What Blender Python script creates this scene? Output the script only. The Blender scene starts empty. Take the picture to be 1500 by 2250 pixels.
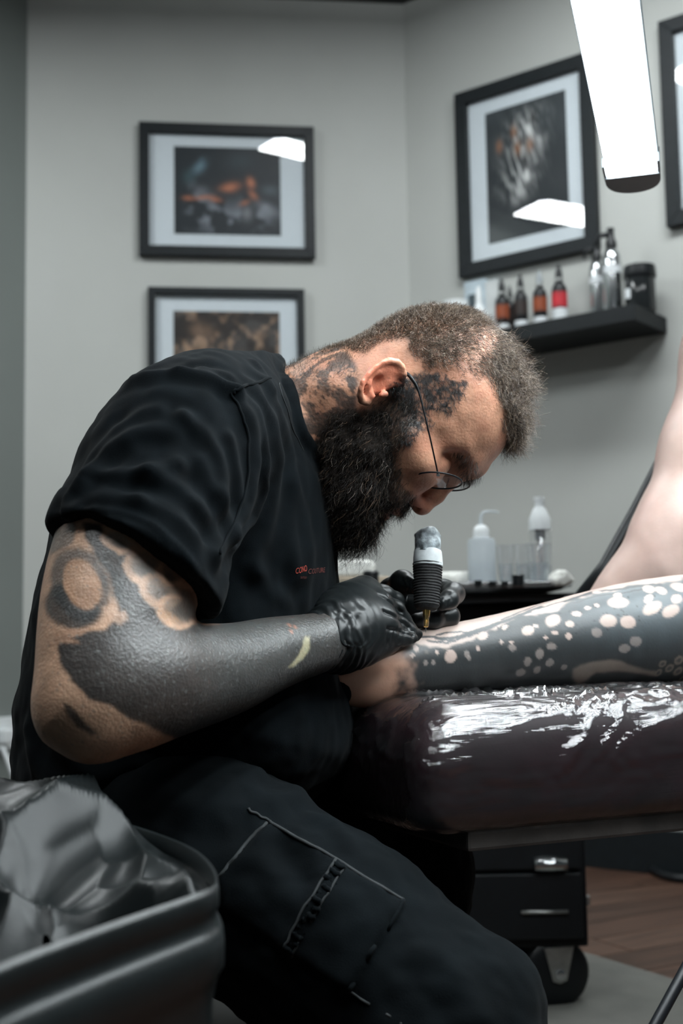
import bpy, bmesh, math, random
import numpy as np
from mathutils import Vector, Matrix

random.seed(7)
RNG = np.random.default_rng(11)
scene = bpy.context.scene
COL = scene.collection

# ------------------------------------------------------------------ camera
FPX = 2800.0                      # focal length in pixels of the 1500 x 2250 frame
CAM_H = 0.70
PITCH = math.atan(275.0 / FPX)
ROLL = 0.017
cp, sp = math.cos(PITCH), math.sin(PITCH)
FWD = np.array([0, cp, sp]); R0 = np.array([1.0, 0, 0]); U0 = np.array([0, -sp, cp])
RIGHT = math.cos(ROLL) * R0 - math.sin(ROLL) * U0
UP = math.sin(ROLL) * R0 + math.cos(ROLL) * U0
CAMLOC = np.array([0.0, 0.0, CAM_H])
cam_data = bpy.data.cameras.new('camera')
cam_data.sensor_fit = 'VERTICAL'; cam_data.sensor_height = 36.0; cam_data.sensor_width = 24.0
cam_data.lens = FPX * 36.0 / 2250.0
cam_data.clip_start = 0.02
cam_data.dof.use_dof = True
cam_data.dof.focus_distance = 1.18
cam_data.dof.aperture_fstop = 6.2
cam = bpy.data.objects.new('camera', cam_data); COL.objects.link(cam)
mw = Matrix.Identity(4)
for i in range(3):
    mw[i][0] = RIGHT[i]; mw[i][1] = UP[i]; mw[i][2] = -FWD[i]; mw[i][3] = CAMLOC[i]
cam.matrix_world = mw
scene.camera = cam

# ------------------------------------------------------------------ world, light, exposure
scene.view_settings.view_transform = 'Standard'
scene.view_settings.look = 'None'
scene.view_settings.gamma = 1.0
scene.view_settings.use_curve_mapping = False
scene.view_settings.exposure = 0.0
world = bpy.data.worlds.new('room_ambience'); scene.world = world
world.use_nodes = True
world.node_tree.nodes['Background'].inputs[0].default_value = (0.78, 0.94, 1.0, 1)
world.node_tree.nodes['Background'].inputs[1].default_value = 0.055
LAMP_STRENGTH = 52.0       # work lamp diffusers
CEIL_STRENGTH = 61.0       # ceiling LED bars at the far end
CEIL_FILL = 46.0           # unseen LED bars added beside the camera as fill
scene.cycles.use_denoising = True
scene.cycles.max_bounces = 6
scene.cycles.transparent_max_bounces = 12
scene.cycles.sample_clamp_indirect = 4.0

# ------------------------------------------------------------------ helpers
def ray(px, py):
    return FWD + RIGHT * ((px - 750.0) / FPX) - UP * ((py - 1125.0) / FPX)
def P(px, py, y):
    d = ray(px, py)
    return CAMLOC + d * (y / d[1])
def proj(X):
    X = np.atleast_2d(X) - CAMLOC
    z = X @ FWD
    return np.stack([750 + FPX * (X @ RIGHT) / z, 1125 - FPX * (X @ UP) / z], 1), z
def N(px, py, y, rpx):            # node: position and radius given in pixels at that depth
    return (P(px, py, y), rpx * y / FPX)

ROOTS = {}
def tag(o, label=None, cat=None, group=None, kind=None):
    if label: o['label'] = label
    if cat: o['category'] = cat
    if group: o['group'] = group
    if kind: o['kind'] = kind
    return o
def thing(name, loc, label, cat, group=None):
    o = bpy.data.objects.new(name, None); COL.objects.link(o)
    o.location = loc; o.empty_display_size = 0.05
    return tag(o, label, cat, group)
def wloc(o):
    v = np.zeros(3)
    while o is not None:
        v = v + np.array(o.location); o = o.parent
    return v
def mk(name, verts, faces, mat, parent=None, smooth=True, col=None, origin=None):
    verts = np.asarray(verts, dtype=np.float64)
    if parent is not None:
        off = wloc(parent)
    else:
        off = np.array(origin if origin is not None else [0, 0, 0], float)
    verts = verts - off
    me = bpy.data.meshes.new(name)
    if isinstance(faces, np.ndarray):
        nf, k = faces.shape
        me.vertices.add(len(verts)); me.vertices.foreach_set('co', verts.astype(np.float32).ravel())
        me.loops.add(nf * k); me.loops.foreach_set('vertex_index', faces.astype(np.int32).ravel())
        me.polygons.add(nf); me.polygons.foreach_set('loop_start', np.arange(0, nf * k, k, dtype=np.int32))
        me.update(calc_edges=True)
    else:
        me.from_pydata([tuple(v) for v in verts], [], [tuple(f) for f in faces])
    if smooth:
        me.polygons.foreach_set('use_smooth', np.ones(len(me.polygons), dtype=bool))
    if col is not None:
        at = me.color_attributes.new('Col', 'FLOAT_COLOR', 'POINT')
        c = np.ones((len(verts), 4), np.float32); c[:, :3] = col
        at.data.foreach_set('color', c.ravel())
    me.validate()
    o = bpy.data.objects.new(name, me); COL.objects.link(o)
    if mat is not None: me.materials.append(mat)
    if parent is not None: o.parent = parent
    else: o.location = off
    return o
def bm_mk(name, bm, mat, parent=None, smooth=False, bevel=0, origin=None):
    if bevel:
        bmesh.ops.bevel(bm, geom=[e for e in bm.edges if e.calc_face_angle(0) > 0.5], offset=bevel, segments=2, affect='EDGES', profile=0.6)
    bm.verts.ensure_lookup_table(); bm.verts.index_update()
    v = [tuple(x.co) for x in bm.verts]; fc = [[w.index for w in f.verts] for f in bm.faces]
    bm.free()
    o = mk(name, v, fc, mat, parent, smooth, origin=origin)
    return o
def sharp_smooth(o, ang=0.6):
    me = o.data
    me.polygons.foreach_set('use_smooth', np.ones(len(me.polygons), dtype=bool))
    bm = bmesh.new(); bm.from_mesh(me)
    for e in bm.edges:
        e.smooth = e.calc_face_angle(0) < ang
    bm.to_mesh(me); bm.free()
    return o
def box_pts(c, ex, ey, ez, hx, hy, hz):
    c = np.asarray(c, float); ex = np.asarray(ex, float); ey = np.asarray(ey, float); ez = np.asarray(ez, float)
    return [c + sx * hx * ex + sy * hy * ey + sz * hz * ez for sz in (-1, 1) for sy in (-1, 1) for sx in (-1, 1)]
BOXF = [(0, 2, 3, 1), (4, 5, 7, 6), (0, 1, 5, 4), (2, 6, 7, 3), (0, 4, 6, 2), (1, 3, 7, 5)]
def box(name, c, h, mat, parent=None, axes=None, bevel=0.0, origin=None):
    if axes is None: axes = np.eye(3)
    bm = bmesh.new()
    vs = [bm.verts.new(tuple(p)) for p in box_pts(c, axes[0], axes[1], axes[2], h[0], h[1], h[2])]
    for f in BOXF: bm.faces.new([vs[i] for i in f])
    bmesh.ops.recalc_face_normals(bm, faces=bm.faces)
    return bm_mk(name, bm, mat, parent, False, bevel, origin)
def frame_from(z):
    z = np.asarray(z, float); z = z / np.linalg.norm(z)
    a = np.array([0, 0, 1.0]) if abs(z[2]) < 0.9 else np.array([1.0, 0, 0])
    x = np.cross(a, z); x /= np.linalg.norm(x)
    return x, np.cross(z, x), z
def lathe(name, base, axis, prof, mat, parent=None, n=28, origin=None, caps=True):
    """prof: list of (radius, height) along the axis from base"""
    x, y, z = frame_from(axis); base = np.asarray(base, float)
    vs = []; fs = []
    for r, h in prof:
        for i in range(n):
            a = 2 * math.pi * i / n
            vs.append(base + z * h + (x * math.cos(a) + y * math.sin(a)) * r)
    m = len(prof)
    for j in range(m - 1):
        for i in range(n):
            k = (i + 1) % n
            fs.append((j * n + i, j * n + k, (j + 1) * n + k, (j + 1) * n + i))
    if caps:
        fs.append(tuple(reversed(range(n)))); fs.append(tuple(range((m - 1) * n, m * n)))
    o = mk(name, vs, fs, mat, parent, True, origin=origin)
    return sharp_smooth(o, 0.7)
def tube(name, pts, rad, mat, parent=None, n=10, closed=False, origin=None, flat=None):
    """swept tube; rad scalar or list"""
    pts = [np.asarray(p, float) for p in pts]; m = len(pts)
    rad = [rad] * m if np.isscalar(rad) else rad
    vs = []; fs = []
    prevx = None
    for i in range(m):
        if closed: t = pts[(i + 1) % m] - pts[i - 1]
        else: t = pts[min(i + 1, m - 1)] - pts[max(i - 1, 0)]
        t = t / (np.linalg.norm(t) + 1e-12)
        if prevx is None: x, y, _ = frame_from(t)
        else:
            x = prevx - t * (prevx @ t); x /= np.linalg.norm(x); y = np.cross(t, x)
        prevx = x
        for j in range(n):
            a = 2 * math.pi * j / n
            vs.append(pts[i] + rad[i] * (x * math.cos(a) + y * math.sin(a)))
    for i in range(m if closed else m - 1):
        i2 = (i + 1) % m
        for j in range(n):
            k = (j + 1) % n
            fs.append((i * n + j, i * n + k, i2 * n + k, i2 * n + j))
    if not closed:
        fs.append(tuple(reversed(range(n)))); fs.append(tuple(range((m - 1) * n, m * n)))
    return mk(name, vs, fs, mat, parent, True, origin=origin)
def smooth_nodes(nodes, per=4):
    q = catmull(np.array([np.r_[n[0], n[1]] for n in nodes]), per)
    return [(r[:3], float(r[3])) for r in q]
def catmull(pts, per=8, closed=False):
    pts = np.asarray(pts, float); m = len(pts); out = []
    rng = range(m) if closed else range(m - 1)
    for i in rng:
        if closed: p0, p1, p2, p3 = pts[(i - 1) % m], pts[i], pts[(i + 1) % m], pts[(i + 2) % m]
        else: p0, p1, p2, p3 = pts[max(i - 1, 0)], pts[i], pts[i + 1], pts[min(i + 2, m - 1)]
        for k in range(per):
            t = k / per
            out.append(0.5 * ((2 * p1) + (-p0 + p2) * t + (2 * p0 - 5 * p1 + 4 * p2 - p3) * t * t + (-p0 + 3 * p1 - 3 * p2 + p3) * t ** 3))
    if not closed: out.append(pts[-1])
    return np.array(out)

# ---- smooth value noise on points (numpy)
_perm = RNG.random((32, 32, 32)).astype(np.float32)
def vnoise(X, freq):
    q = X * freq; i = np.floor(q).astype(np.int64); fr = (q - i); fr = fr * fr * (3 - 2 * fr)
    out = 0
    for dx in (0, 1):
        for dy in (0, 1):
            for dz in (0, 1):
                w = (fr[:, 0] if dx else 1 - fr[:, 0]) * (fr[:, 1] if dy else 1 - fr[:, 1]) * (fr[:, 2] if dz else 1 - fr[:, 2])
                out = out + w * _perm[(i[:, 0] + dx) % 32, (i[:, 1] + dy) % 32, (i[:, 2] + dz) % 32]
    return out
def fbm(X, freq, octv=3):
    s = 0; a = 0.5; tot = 0
    for k in range(octv):
        s = s + a * vnoise(X + 13.7 * k, freq * 2 ** k); tot += a; a *= 0.5
    return s / tot

# ---- signed distance fields
def smin(a, b, k):
    if np.ndim(k) == 0 and k <= 0: return np.minimum(a, b)
    h = np.clip(0.5 + 0.5 * (b - a) / k, 0, 1)
    return b + (a - b) * h - k * h * (1 - h)
def seg_d(X, a, b, ra, rb):
    ba = (b - a).astype(np.float32); pa = X - a.astype(np.float32)
    t = np.clip((pa @ ba) / max(float(ba @ ba), 1e-12), 0, 1)
    return np.sqrt(((pa - t[:, None] * ba) ** 2).sum(1)) - (ra + (rb - ra) * t)
class Field:
    def __init__(self): self.ops = []
    def add(self, fn, lo, hi, k=0.0, mode='u', margin=0.026):
        self.ops.append((fn, np.asarray(lo) - margin - k, np.asarray(hi) + margin + k, k, mode)); return self
    def chain(self, nodes, k=0.01, mode='u', kin=0.008, yscale=None, yc=0):
        pts = np.array([n[0] for n in nodes]); rs = np.array([n[1] for n in nodes])
        lo = (pts - rs[:, None] * (1 if not yscale else 1 / yscale)).min(0); hi = (pts + rs[:, None] * (1 if not yscale else 1 / yscale)).max(0)
        pp = pts.copy()
        if yscale: pp[:, 1] = (pp[:, 1] - yc) * yscale
        def fn(X):
            if yscale:
                X = X.copy(); X[:, 1] = (X[:, 1] - yc) * yscale
            d = None
            if len(pp) == 1: return np.sqrt(((X - pp[0].astype(np.float32)) ** 2).sum(1)) - rs[0]
            for i in range(len(pp) - 1):
                s = seg_d(X, pp[i], pp[i + 1], rs[i], rs[i + 1])
                d = s if d is None else smin(d, s, kin)
            return d
        return self.add(fn, lo, hi, k, mode)
    def ell(self, c, r, k=0.01, mode='u', rot=None):
        c = np.asarray(c, float); r = np.asarray(r, float); m = r.max()
        def fn(X):
            p = X - c.astype(np.float32)
            if rot is not None: p = p @ np.asarray(rot, np.float32).T
            k0 = np.sqrt(((p / r) ** 2).sum(1)); k1 = np.sqrt(((p / (r * r)) ** 2).sum(1)) + 1e-9
            return k0 * (k0 - 1) / k1
        return self.add(fn, c - m, c + m, k, mode)
    def __call__(self, X):
        d = np.full(len(X), 1.0, np.float32)
        for fn, lo, hi, k, mode in self.ops:
            m = np.flatnonzero((X[:, 0] > lo[0]) & (X[:, 0] < hi[0]) & (X[:, 2] > lo[2]) & (X[:, 2] < hi[2]) & (X[:, 1] > lo[1]) & (X[:, 1] < hi[1]))
            if len(m) == 0: continue
            v = fn(X[m]).astype(np.float32)
            if mode == 'u': d[m] = smin(d[m], v, k)
            elif mode == 's': d[m] = -smin(-d[m], v, k)
            elif mode == 'i': d[m] = -smin(-d[m], -v, k)
        return d
def sdf_mesh(field, lo, hi, h):
    lo = np.asarray(lo, float); hi = np.asarray(hi, float)
    nc = np.ceil((hi - lo) / (4 * h)).astype(int) + 1
    ax = [lo[i] + (np.arange(nc[i]) * 4 + 1.5) * h for i in range(3)]
    G = np.stack(np.meshgrid(*ax, indexing='ij'), -1).reshape(-1, 3).astype(np.float32)
    cd = field(G).reshape(nc)
    vol = np.repeat(np.repeat(np.repeat(cd, 4, 0), 4, 1), 4, 2)
    near = np.abs(cd) < 4 * h * 2.2
    ii = np.argwhere(near)
    off = np.stack(np.meshgrid(np.arange(4), np.arange(4), np.arange(4), indexing='ij'), -1).reshape(-1, 3)
    CH = 20000
    for s in range(0, len(ii), CH):
        idx = (ii[s:s + CH, None, :] * 4 + off[None]).reshape(-1, 3)
        pts = (lo + idx * h).astype(np.float32)
        vol[idx[:, 0], idx[:, 1], idx[:, 2]] = field(pts)
    return surface_nets(vol, lo, h)
def surface_nets(vol, lo, h):
    s = vol < 0
    nx, ny, nz = vol.shape
    cnt = np.zeros((nx - 1, ny - 1, nz - 1), np.int8)
    for dx in (0, 1):
        for dy in (0, 1):
            for dz in (0, 1):
                cnt += s[dx:nx - 1 + dx, dy:ny - 1 + dy, dz:nz - 1 + dz]
    act = (cnt > 0) & (cnt < 8)
    cells = np.argwhere(act)
    index = np.full(act.shape, -1, np.int32); index[act] = np.arange(len(cells))
    acc = np.zeros((len(cells), 3)); num = np.zeros(len(cells))
    corners = [(dx, dy, dz) for dx in (0, 1) for dy in (0, 1) for dz in (0, 1)]
    vals = {c: vol[cells[:, 0] + c[0], cells[:, 1] + c[1], cells[:, 2] + c[2]] for c in corners}
    for c in corners:
        for a in range(3):
            if c[a] == 0:
                e = list(c); e[a] = 1; e = tuple(e)
                v0, v1 = vals[c], vals[e]
                m = (v0 < 0) != (v1 < 0)
                t = np.where(m, v0 / np.where(m, v0 - v1, 1), 0)
                p = np.zeros((len(cells), 3)) + np.array(c, float); p[:, a] += t
                acc[m] += p[m]; num[m] += 1
    V = lo + (cells + acc / num[:, None]) * h
    quads = []
    for a in range(3):
        b, c = (a + 1) % 3, (a + 2) % 3
        sl0 = [slice(None)] * 3; sl1 = [slice(None)] * 3
        sl0[a] = slice(0, -1); sl1[a] = slice(1, None)
        ch = s[tuple(sl0)] != s[tuple(sl1)]
        e = np.argwhere(ch)
        ok = (e[:, b] > 0) & (e[:, c] > 0) & (e[:, b] < vol.shape[b] - 1) & (e[:, c] < vol.shape[c] - 1)
        e = e[ok]
        def cell(db, dc):
            q = e.copy(); q[:, b] += db; q[:, c] += dc
            return index[q[:, 0], q[:, 1], q[:, 2]]
        q = np.stack([cell(-1, -1), cell(0, -1), cell(0, 0), cell(-1, 0)], 1)
        inside = s[e[:, 0], e[:, 1], e[:, 2]]
        q[~inside] = q[~inside][:, ::-1]
        quads.append(q)
    Q = np.concatenate(quads); Q = Q[(Q >= 0).all(1)]
    return V, Q
def relax(V, Q, it=2, lam=0.5):
    for _ in range(it):
        acc = np.zeros_like(V); num = np.zeros(len(V))
        for a, b in ((0, 1), (1, 2), (2, 3), (3, 0)):
            np.add.at(acc, Q[:, a], V[Q[:, b]]); np.add.at(acc, Q[:, b], V[Q[:, a]])
            np.add.at(num, Q[:, a], 1); np.add.at(num, Q[:, b], 1)
        V = V + lam * (acc / np.maximum(num, 1)[:, None] - V)
    return V
def normals(V, Q):
    n = np.cross(V[Q[:, 2]] - V[Q[:, 0]], V[Q[:, 3]] - V[Q[:, 1]])
    out = np.zeros_like(V)
    for i in range(4): np.add.at(out, Q[:, i], n)
    return out / (np.linalg.norm(out, axis=1)[:, None] + 1e-12)
class Surf:
    """looks up surface points of a mesh seen near a given pixel (used to lay folds, ink and seams on the surface)"""
    def __init__(self, V, Nn=None):
        self.V = V; self.px, self.z = proj(V); self.N = Nn
    def at(self, x, y, rad=6):
        d = (self.px[:, 0] - x) ** 2 + (self.px[:, 1] - y) ** 2
        for r in (rad, 2 * rad, 5 * rad, 12 * rad):
            m = np.where(d < r * r)[0]
            if len(m):
                z = self.z[m]; zz = z.min()
                m2 = m[z < zz + 0.012]
                return m2[np.argmin(d[m2])]
        return int(np.argmin(d))
    def pt(self, x, y): return self.V[self.at(x, y)]
    def line(self, pts, per=6):
        q = catmull(np.asarray(pts, float), per)
        return np.array([self.pt(a, b) for a, b in q])
def polyline_dist(V, L):
    d = np.full(len(V), 1e9)
    lo = L.min(0) - 0.05; hi = L.max(0) + 0.05
    m = np.where(((V > lo) & (V < hi)).all(1))[0]
    if len(m) == 0: return d
    X = V[m].astype(np.float32); dd = np.full(len(m), 1e9)
    for i in range(len(L) - 1):
        dd = np.minimum(dd, seg_d(X, L[i], L[i + 1], 0.0, 0.0))
    d[m] = dd
    return d
def profile_sdf(poly_px, Y0, step=0.0015, pad=0.06):
    """signed distance (positive inside) of a side profile lying in the vertical plane y = Y0, as a sampler over x, z"""
    q = np.array([P(a, b, Y0) for a, b in poly_px])[:, [0, 2]]
    lo = q.min(0) - pad; hi = q.max(0) + pad
    nx, nz = (np.ceil((hi - lo) / step)).astype(int) + 1
    gx, gz = np.meshgrid(lo[0] + np.arange(nx) * step, lo[1] + np.arange(nz) * step, indexing='ij')
    X = np.stack([gx.ravel(), gz.ravel()], 1)
    d = np.full(len(X), 1e9); ins = np.zeros(len(X), bool)
    m = len(q)
    for i in range(m):
        a, b = q[i], q[(i + 1) % m]
        ba = b - a; pa = X - a
        t = np.clip((pa @ ba) / max(ba @ ba, 1e-12), 0, 1)
        d = np.minimum(d, ((pa - t[:, None] * ba) ** 2).sum(1))
        c = (a[1] > X[:, 1]) != (b[1] > X[:, 1])
        with np.errstate(divide='ignore', invalid='ignore'):
            xi = a[0] + (X[:, 1] - a[1]) * (b[0] - a[0]) / (b[1] - a[1])
        ins ^= c & (X[:, 0] < xi)
    g = np.where(ins, np.sqrt(d), -np.sqrt(d)).reshape(nx, nz).astype(np.float32)
    def sample(x, z):
        u = np.clip((x - lo[0]) / step, 0, nx - 1.001); v = np.clip((z - lo[1]) / step, 0, nz - 1.001)
        i = u.astype(int); j = v.astype(int); fu = u - i; fv = v - j
        return (g[i, j] * (1 - fu) * (1 - fv) + g[i + 1, j] * fu * (1 - fv) + g[i, j + 1] * (1 - fu) * fv + g[i + 1, j + 1] * fu * fv)
    return sample, q
def in_poly(pts, poly):
    poly = np.asarray(poly, float); ins = np.zeros(len(pts), bool); m = len(poly)
    for i in range(m):
        a, b = poly[i], poly[(i + 1) % m]
        c = (a[1] > pts[:, 1]) != (b[1] > pts[:, 1])
        with np.errstate(divide='ignore', invalid='ignore'):
            xi = a[0] + (pts[:, 1] - a[1]) * (b[0] - a[0]) / (b[1] - a[1])
        ins ^= c & (pts[:, 0] < xi)
    return ins
def poly_signed(pts, poly):
    poly = np.asarray(poly, float); d = np.full(len(pts), 1e9)
    for i in range(len(poly)):
        a, b = poly[i], poly[(i + 1) % len(poly)]
        ba = b - a; pa = pts - a; t = np.clip((pa @ ba) / max(ba @ ba, 1e-9), 0, 1)
        d = np.minimum(d, ((pa - t[:, None] * ba) ** 2).sum(1))
    d = np.sqrt(d)
    return np.where(in_poly(pts, poly), d, -d)
def sstep(a, b, x):
    t = np.clip((x - a) / (b - a), 0, 1); return t * t * (3 - 2 * t)

# ------------------------------------------------------------------ materials
def nmat(name, color=(0.5, 0.5, 0.5), rough=0.5, metal=0.0, spec=0.5, attr=False, noise=None, bump=None, coat=0.0, sheen=0.0, sss=0.0,
         emit=None, alpha=None, trans=0.0, ior=1.45):
    """noise=(scale, amount): colour mottling; bump=(scale, strength, distance)"""
    m = bpy.data.materials.new(name); m.use_nodes = True
    nt = m.node_tree; b = nt.nodes['Principled BSDF']
    b.inputs['Roughness'].default_value = rough; b.inputs['Metallic'].default_value = metal
    b.inputs['Specular IOR Level'].default_value = spec
    b.inputs['Coat Weight'].default_value = coat; b.inputs['Coat Roughness'].default_value = 0.12
    b.inputs['Sheen Weight'].default_value = sheen
    b.inputs['Transmission Weight'].default_value = trans; b.inputs['IOR'].default_value = ior
    if sss:
        b.inputs['Subsurface Weight'].default_value = sss
        b.inputs['Subsurface Radius'].default_value = (1.0, 0.32, 0.18); b.inputs['Subsurface Scale'].default_value = 0.006
    tc = nt.nodes.new('ShaderNodeTexCoord')
    src = None
    if attr:
        at = nt.nodes.new('ShaderNodeAttribute'); at.attribute_name = 'Col'; src = at.outputs['Color']
    if noise:
        nz = nt.nodes.new('ShaderNodeTexNoise'); nz.inputs['Scale'].default_value = noise[0]; nz.inputs['Detail'].default_value = 5
        nt.links.new(tc.outputs['Object'], nz.inputs['Vector'])
        mr = nt.nodes.new('ShaderNodeMapRange'); mr.inputs[1].default_value = 0.3; mr.inputs[2].default_value = 0.7
        mr.inputs[3].default_value = 1 - noise[1]; mr.inputs[4].default_value = 1 + noise[1]
        nt.links.new(nz.outputs['Fac'], mr.inputs[0])
        mx = nt.nodes.new('ShaderNodeMix'); mx.data_type = 'RGBA'; mx.blend_type = 'MULTIPLY'; mx.inputs['Factor'].default_value = 1
        if src is not None: nt.links.new(src, mx.inputs['A'])
        else: mx.inputs['A'].default_value = (*color, 1)
        nt.links.new(mr.outputs[0], mx.inputs['B']); src = mx.outputs['Result']
    if src is not None: nt.links.new(src, b.inputs['Base Color'])
    else: b.inputs['Base Color'].default_value = (*color, 1)
    if bump:
        nb = nt.nodes.new('ShaderNodeTexNoise'); nb.inputs['Scale'].default_value = bump[0]; nb.inputs['Detail'].default_value = 4
        nt.links.new(tc.outputs['Object'], nb.inputs['Vector'])
        bp = nt.nodes.new('ShaderNodeBump'); bp.inputs['Strength'].default_value = bump[1]; bp.inputs['Distance'].default_value = bump[2]
        nt.links.new(nb.outputs['Fac'], bp.inputs['Height']); nt.links.new(bp.outputs['Normal'], b.inputs['Normal'])
    if emit:
        b.inputs['Emission Color'].default_value = (*emit[0], 1); b.inputs['Emission Strength'].default_value = emit[1]
    if alpha is not None: b.inputs['Alpha'].default_value = alpha
    return m
def film_mat(name, tint=(1, 1, 1), gloss=0.12, rough=0.08, bump=None, stretch=None, haze=0.0):
    """thin clear film or pane: mostly see-through with a glossy reflection"""
    m = bpy.data.materials.new(name); m.use_nodes = True; nt = m.node_tree
    nt.nodes.remove(nt.nodes['Principled BSDF']); out = nt.nodes['Material Output']
    tr = nt.nodes.new('ShaderNodeBsdfTransparent'); tr.inputs[0].default_value = (*tint, 1)
    gl = nt.nodes.new('ShaderNodeBsdfGlossy'); gl.inputs['Roughness'].default_value = rough
    fr = nt.nodes.new('ShaderNodeLayerWeight'); fr.inputs['Blend'].default_value = 0.5
    pw = nt.nodes.new('ShaderNodeMath'); pw.operation = 'POWER'; pw.inputs[1].default_value = 4.0
    nt.links.new(fr.outputs['Facing'], pw.inputs[0])
    ma = nt.nodes.new('ShaderNodeMath'); ma.operation = 'MULTIPLY_ADD'; ma.inputs[1].default_value = 0.8; ma.inputs[2].default_value = gloss + 0.045; ma.use_clamp = True
    nt.links.new(pw.outputs[0], ma.inputs[0])
    mix = nt.nodes.new('ShaderNodeMixShader'); nt.links.new(ma.outputs[0], mix.inputs[0])
    if haze:
        df = nt.nodes.new('ShaderNodeBsdfDiffuse'); df.inputs[0].default_value = (0.8, 0.85, 0.88, 1)
        m0 = nt.nodes.new('ShaderNodeMixShader'); m0.inputs[0].default_value = haze
        nt.links.new(tr.outputs[0], m0.inputs[1]); nt.links.new(df.outputs[0], m0.inputs[2]); nt.links.new(m0.outputs[0], mix.inputs[1])
    else:
        nt.links.new(tr.outputs[0], mix.inputs[1])
    nt.links.new(gl.outputs[0], mix.inputs[2]); nt.links.new(mix.outputs[0], out.inputs['Surface'])
    if bump:
        tc = nt.nodes.new('ShaderNodeTexCoord'); mp = nt.nodes.new('ShaderNodeMapping')
        nt.links.new(tc.outputs['Object'], mp.inputs['Vector'])
        if stretch:
            mp.inputs['Rotation'].default_value = stretch[0]
            mp2 = nt.nodes.new('ShaderNodeMapping'); mp2.inputs['Scale'].default_value = stretch[1]
            nt.links.new(mp.outputs[0], mp2.inputs['Vector']); mp = mp2
        nz = nt.nodes.new('ShaderNodeTexNoise'); nz.inputs['Scale'].default_value = bump[0]; nz.inputs['Detail'].default_value = 6
        nt.links.new(mp.outputs[0], nz.inputs['Vector'])
        bp = nt.nodes.new('ShaderNodeBump'); bp.inputs['Strength'].default_value = bump[1]; bp.inputs['Distance'].default_value = bump[2]
        nt.links.new(nz.outputs['Fac'], bp.inputs['Height'])
        nt.links.new(bp.outputs['Normal'], gl.inputs['Normal']); nt.links.new(bp.outputs['Normal'], fr.inputs['Normal'])
    return m
M = {}
M['wall_shade'] = nmat('shade_toned_wall', (0.185, 0.205, 0.195), 0.75, noise=(3, 0.03), bump=(180, 0.08, 0.002))  # darker copy of the wall paint: side wall's shade put into its colour
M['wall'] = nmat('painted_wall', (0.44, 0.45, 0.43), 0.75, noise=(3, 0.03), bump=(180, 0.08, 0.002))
M['ceiling'] = nmat('dark_ceiling', (0.018, 0.02, 0.023), 0.7, noise=(4, 0.1))
M['black_frame'] = nmat('black_frame_wood', (0.008, 0.011, 0.013), 0.5, spec=.3, noise=(40, 0.15), bump=(120, 0.1, 0.001))
M['mat_board'] = nmat('mat_board', (0.62, 0.68, 0.72), 0.8, noise=(60, 0.02))
M['print'] = nmat('art_print', attr=True, rough=0.5, noise=(200, 0.05))
M['glass'] = film_mat('picture_glass', gloss=0.0, rough=0.01)
M['shelf'] = nmat('black_shelf', (0.007, 0.0095, 0.011), 0.5, spec=.3, noise=(30, 0.1))
M['black_plastic'] = nmat('black_plastic', (0.006, 0.0075, 0.009), 0.38, spec=.4, noise=(50, 0.1))
M['black_metal'] = nmat('black_metal', (0.005, 0.006, 0.0075), 0.42, spec=.3, noise=(50, 0.1))
M['steel'] = nmat('steel', (0.6, 0.62, 0.63), 0.22, metal=1.0, noise=(60, 0.05))
M['dull_steel'] = nmat('dull_steel', (0.42, 0.43, 0.42), 0.4, metal=1.0, noise=(60, 0.15))
M['white_plastic'] = nmat('white_plastic', (0.72, 0.75, 0.76), 0.45, noise=(50, 0.03))
M['gold'] = nmat('gold_brass', (0.75, 0.5, 0.17), 0.25, metal=1.0, noise=(90, 0.1))
# ================================================================== the room
def wall_slab(name, A, B, z0, z1, thick, mat):
    A = np.array([A[0], A[1], 0.0]); B = np.array([B[0], B[1], 0.0])
    d = (B - A); L = np.linalg.norm(d); d /= L
    n = np.array([d[1], -d[0], 0]);
    if n @ (CAMLOC - A) < 0: n = -n
    c = (A + B) / 2 - n * thick / 2; c[2] = (z0 + z1) / 2
    o = box(name, c, (L / 2, thick / 2, (z1 - z0) / 2), mat, axes=[d, n, np.array([0, 0, 1.0])])
    return tag(o, kind='structure')
CORNER = P(912, 1200, 4.30)[:2]
LD = np.array([-math.cos(math.radians(7)), -math.sin(math.radians(7))])   # back wall runs left from the corner, slightly nearer
RD = np.array([math.cos(math.radians(38)), -math.sin(math.radians(38))])  # angled wall runs right and nearer
a0 = P(50, 1200, 4.12)[:2]
tt = np.linalg.norm(a0 - CORNER)
LEFT_END = CORNER + LD * tt
CEIL_Z = P(907, 9, 4.30)[2]
wall_slab('wall_back', LEFT_END, CORNER, 0, CEIL_Z, 0.12, M['wall'])
wall_slab('wall_right', CORNER, CORNER + RD * 3.0, 0, CEIL_Z, 0.12, M['wall'])
wl_dir = np.array([-0.75, -1.0]); wl_dir /= np.linalg.norm(wl_dir)
WL_END = LEFT_END + wl_dir * 3.0
wall_slab('wall_left', WL_END, LEFT_END, 0, CEIL_Z, 0.12, M['wall_shade'])
o = box('ceiling', (0.0, 1.5, CEIL_Z + 0.05), (3.6, 3.6, 0.05), M['ceiling']); tag(o, kind='structure')
RN = np.array([RD[1], -RD[0], 0.0]);
if RN @ (CAMLOC - np.array([*CORNER, 0])) < 0: RN = -RN
LN = np.array([LD[1], -LD[0], 0.0])
if LN @ (CAMLOC - np.array([*CORNER, 0])) < 0: LN = -LN
EZ = np.array([0, 0, 1.0]); RD3 = np.array([*RD, 0.0]); LD3 = np.array([*LD, 0.0]); LR3 = -LD3
CORNER3 = np.array([*CORNER, 0.0])
def on_wall(px, py, n, off=0.0):
    d = ray(px, py); t = ((CORNER3 + n * off - CAMLOC) @ n) / (d @ n)
    return CAMLOC + d * t

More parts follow.
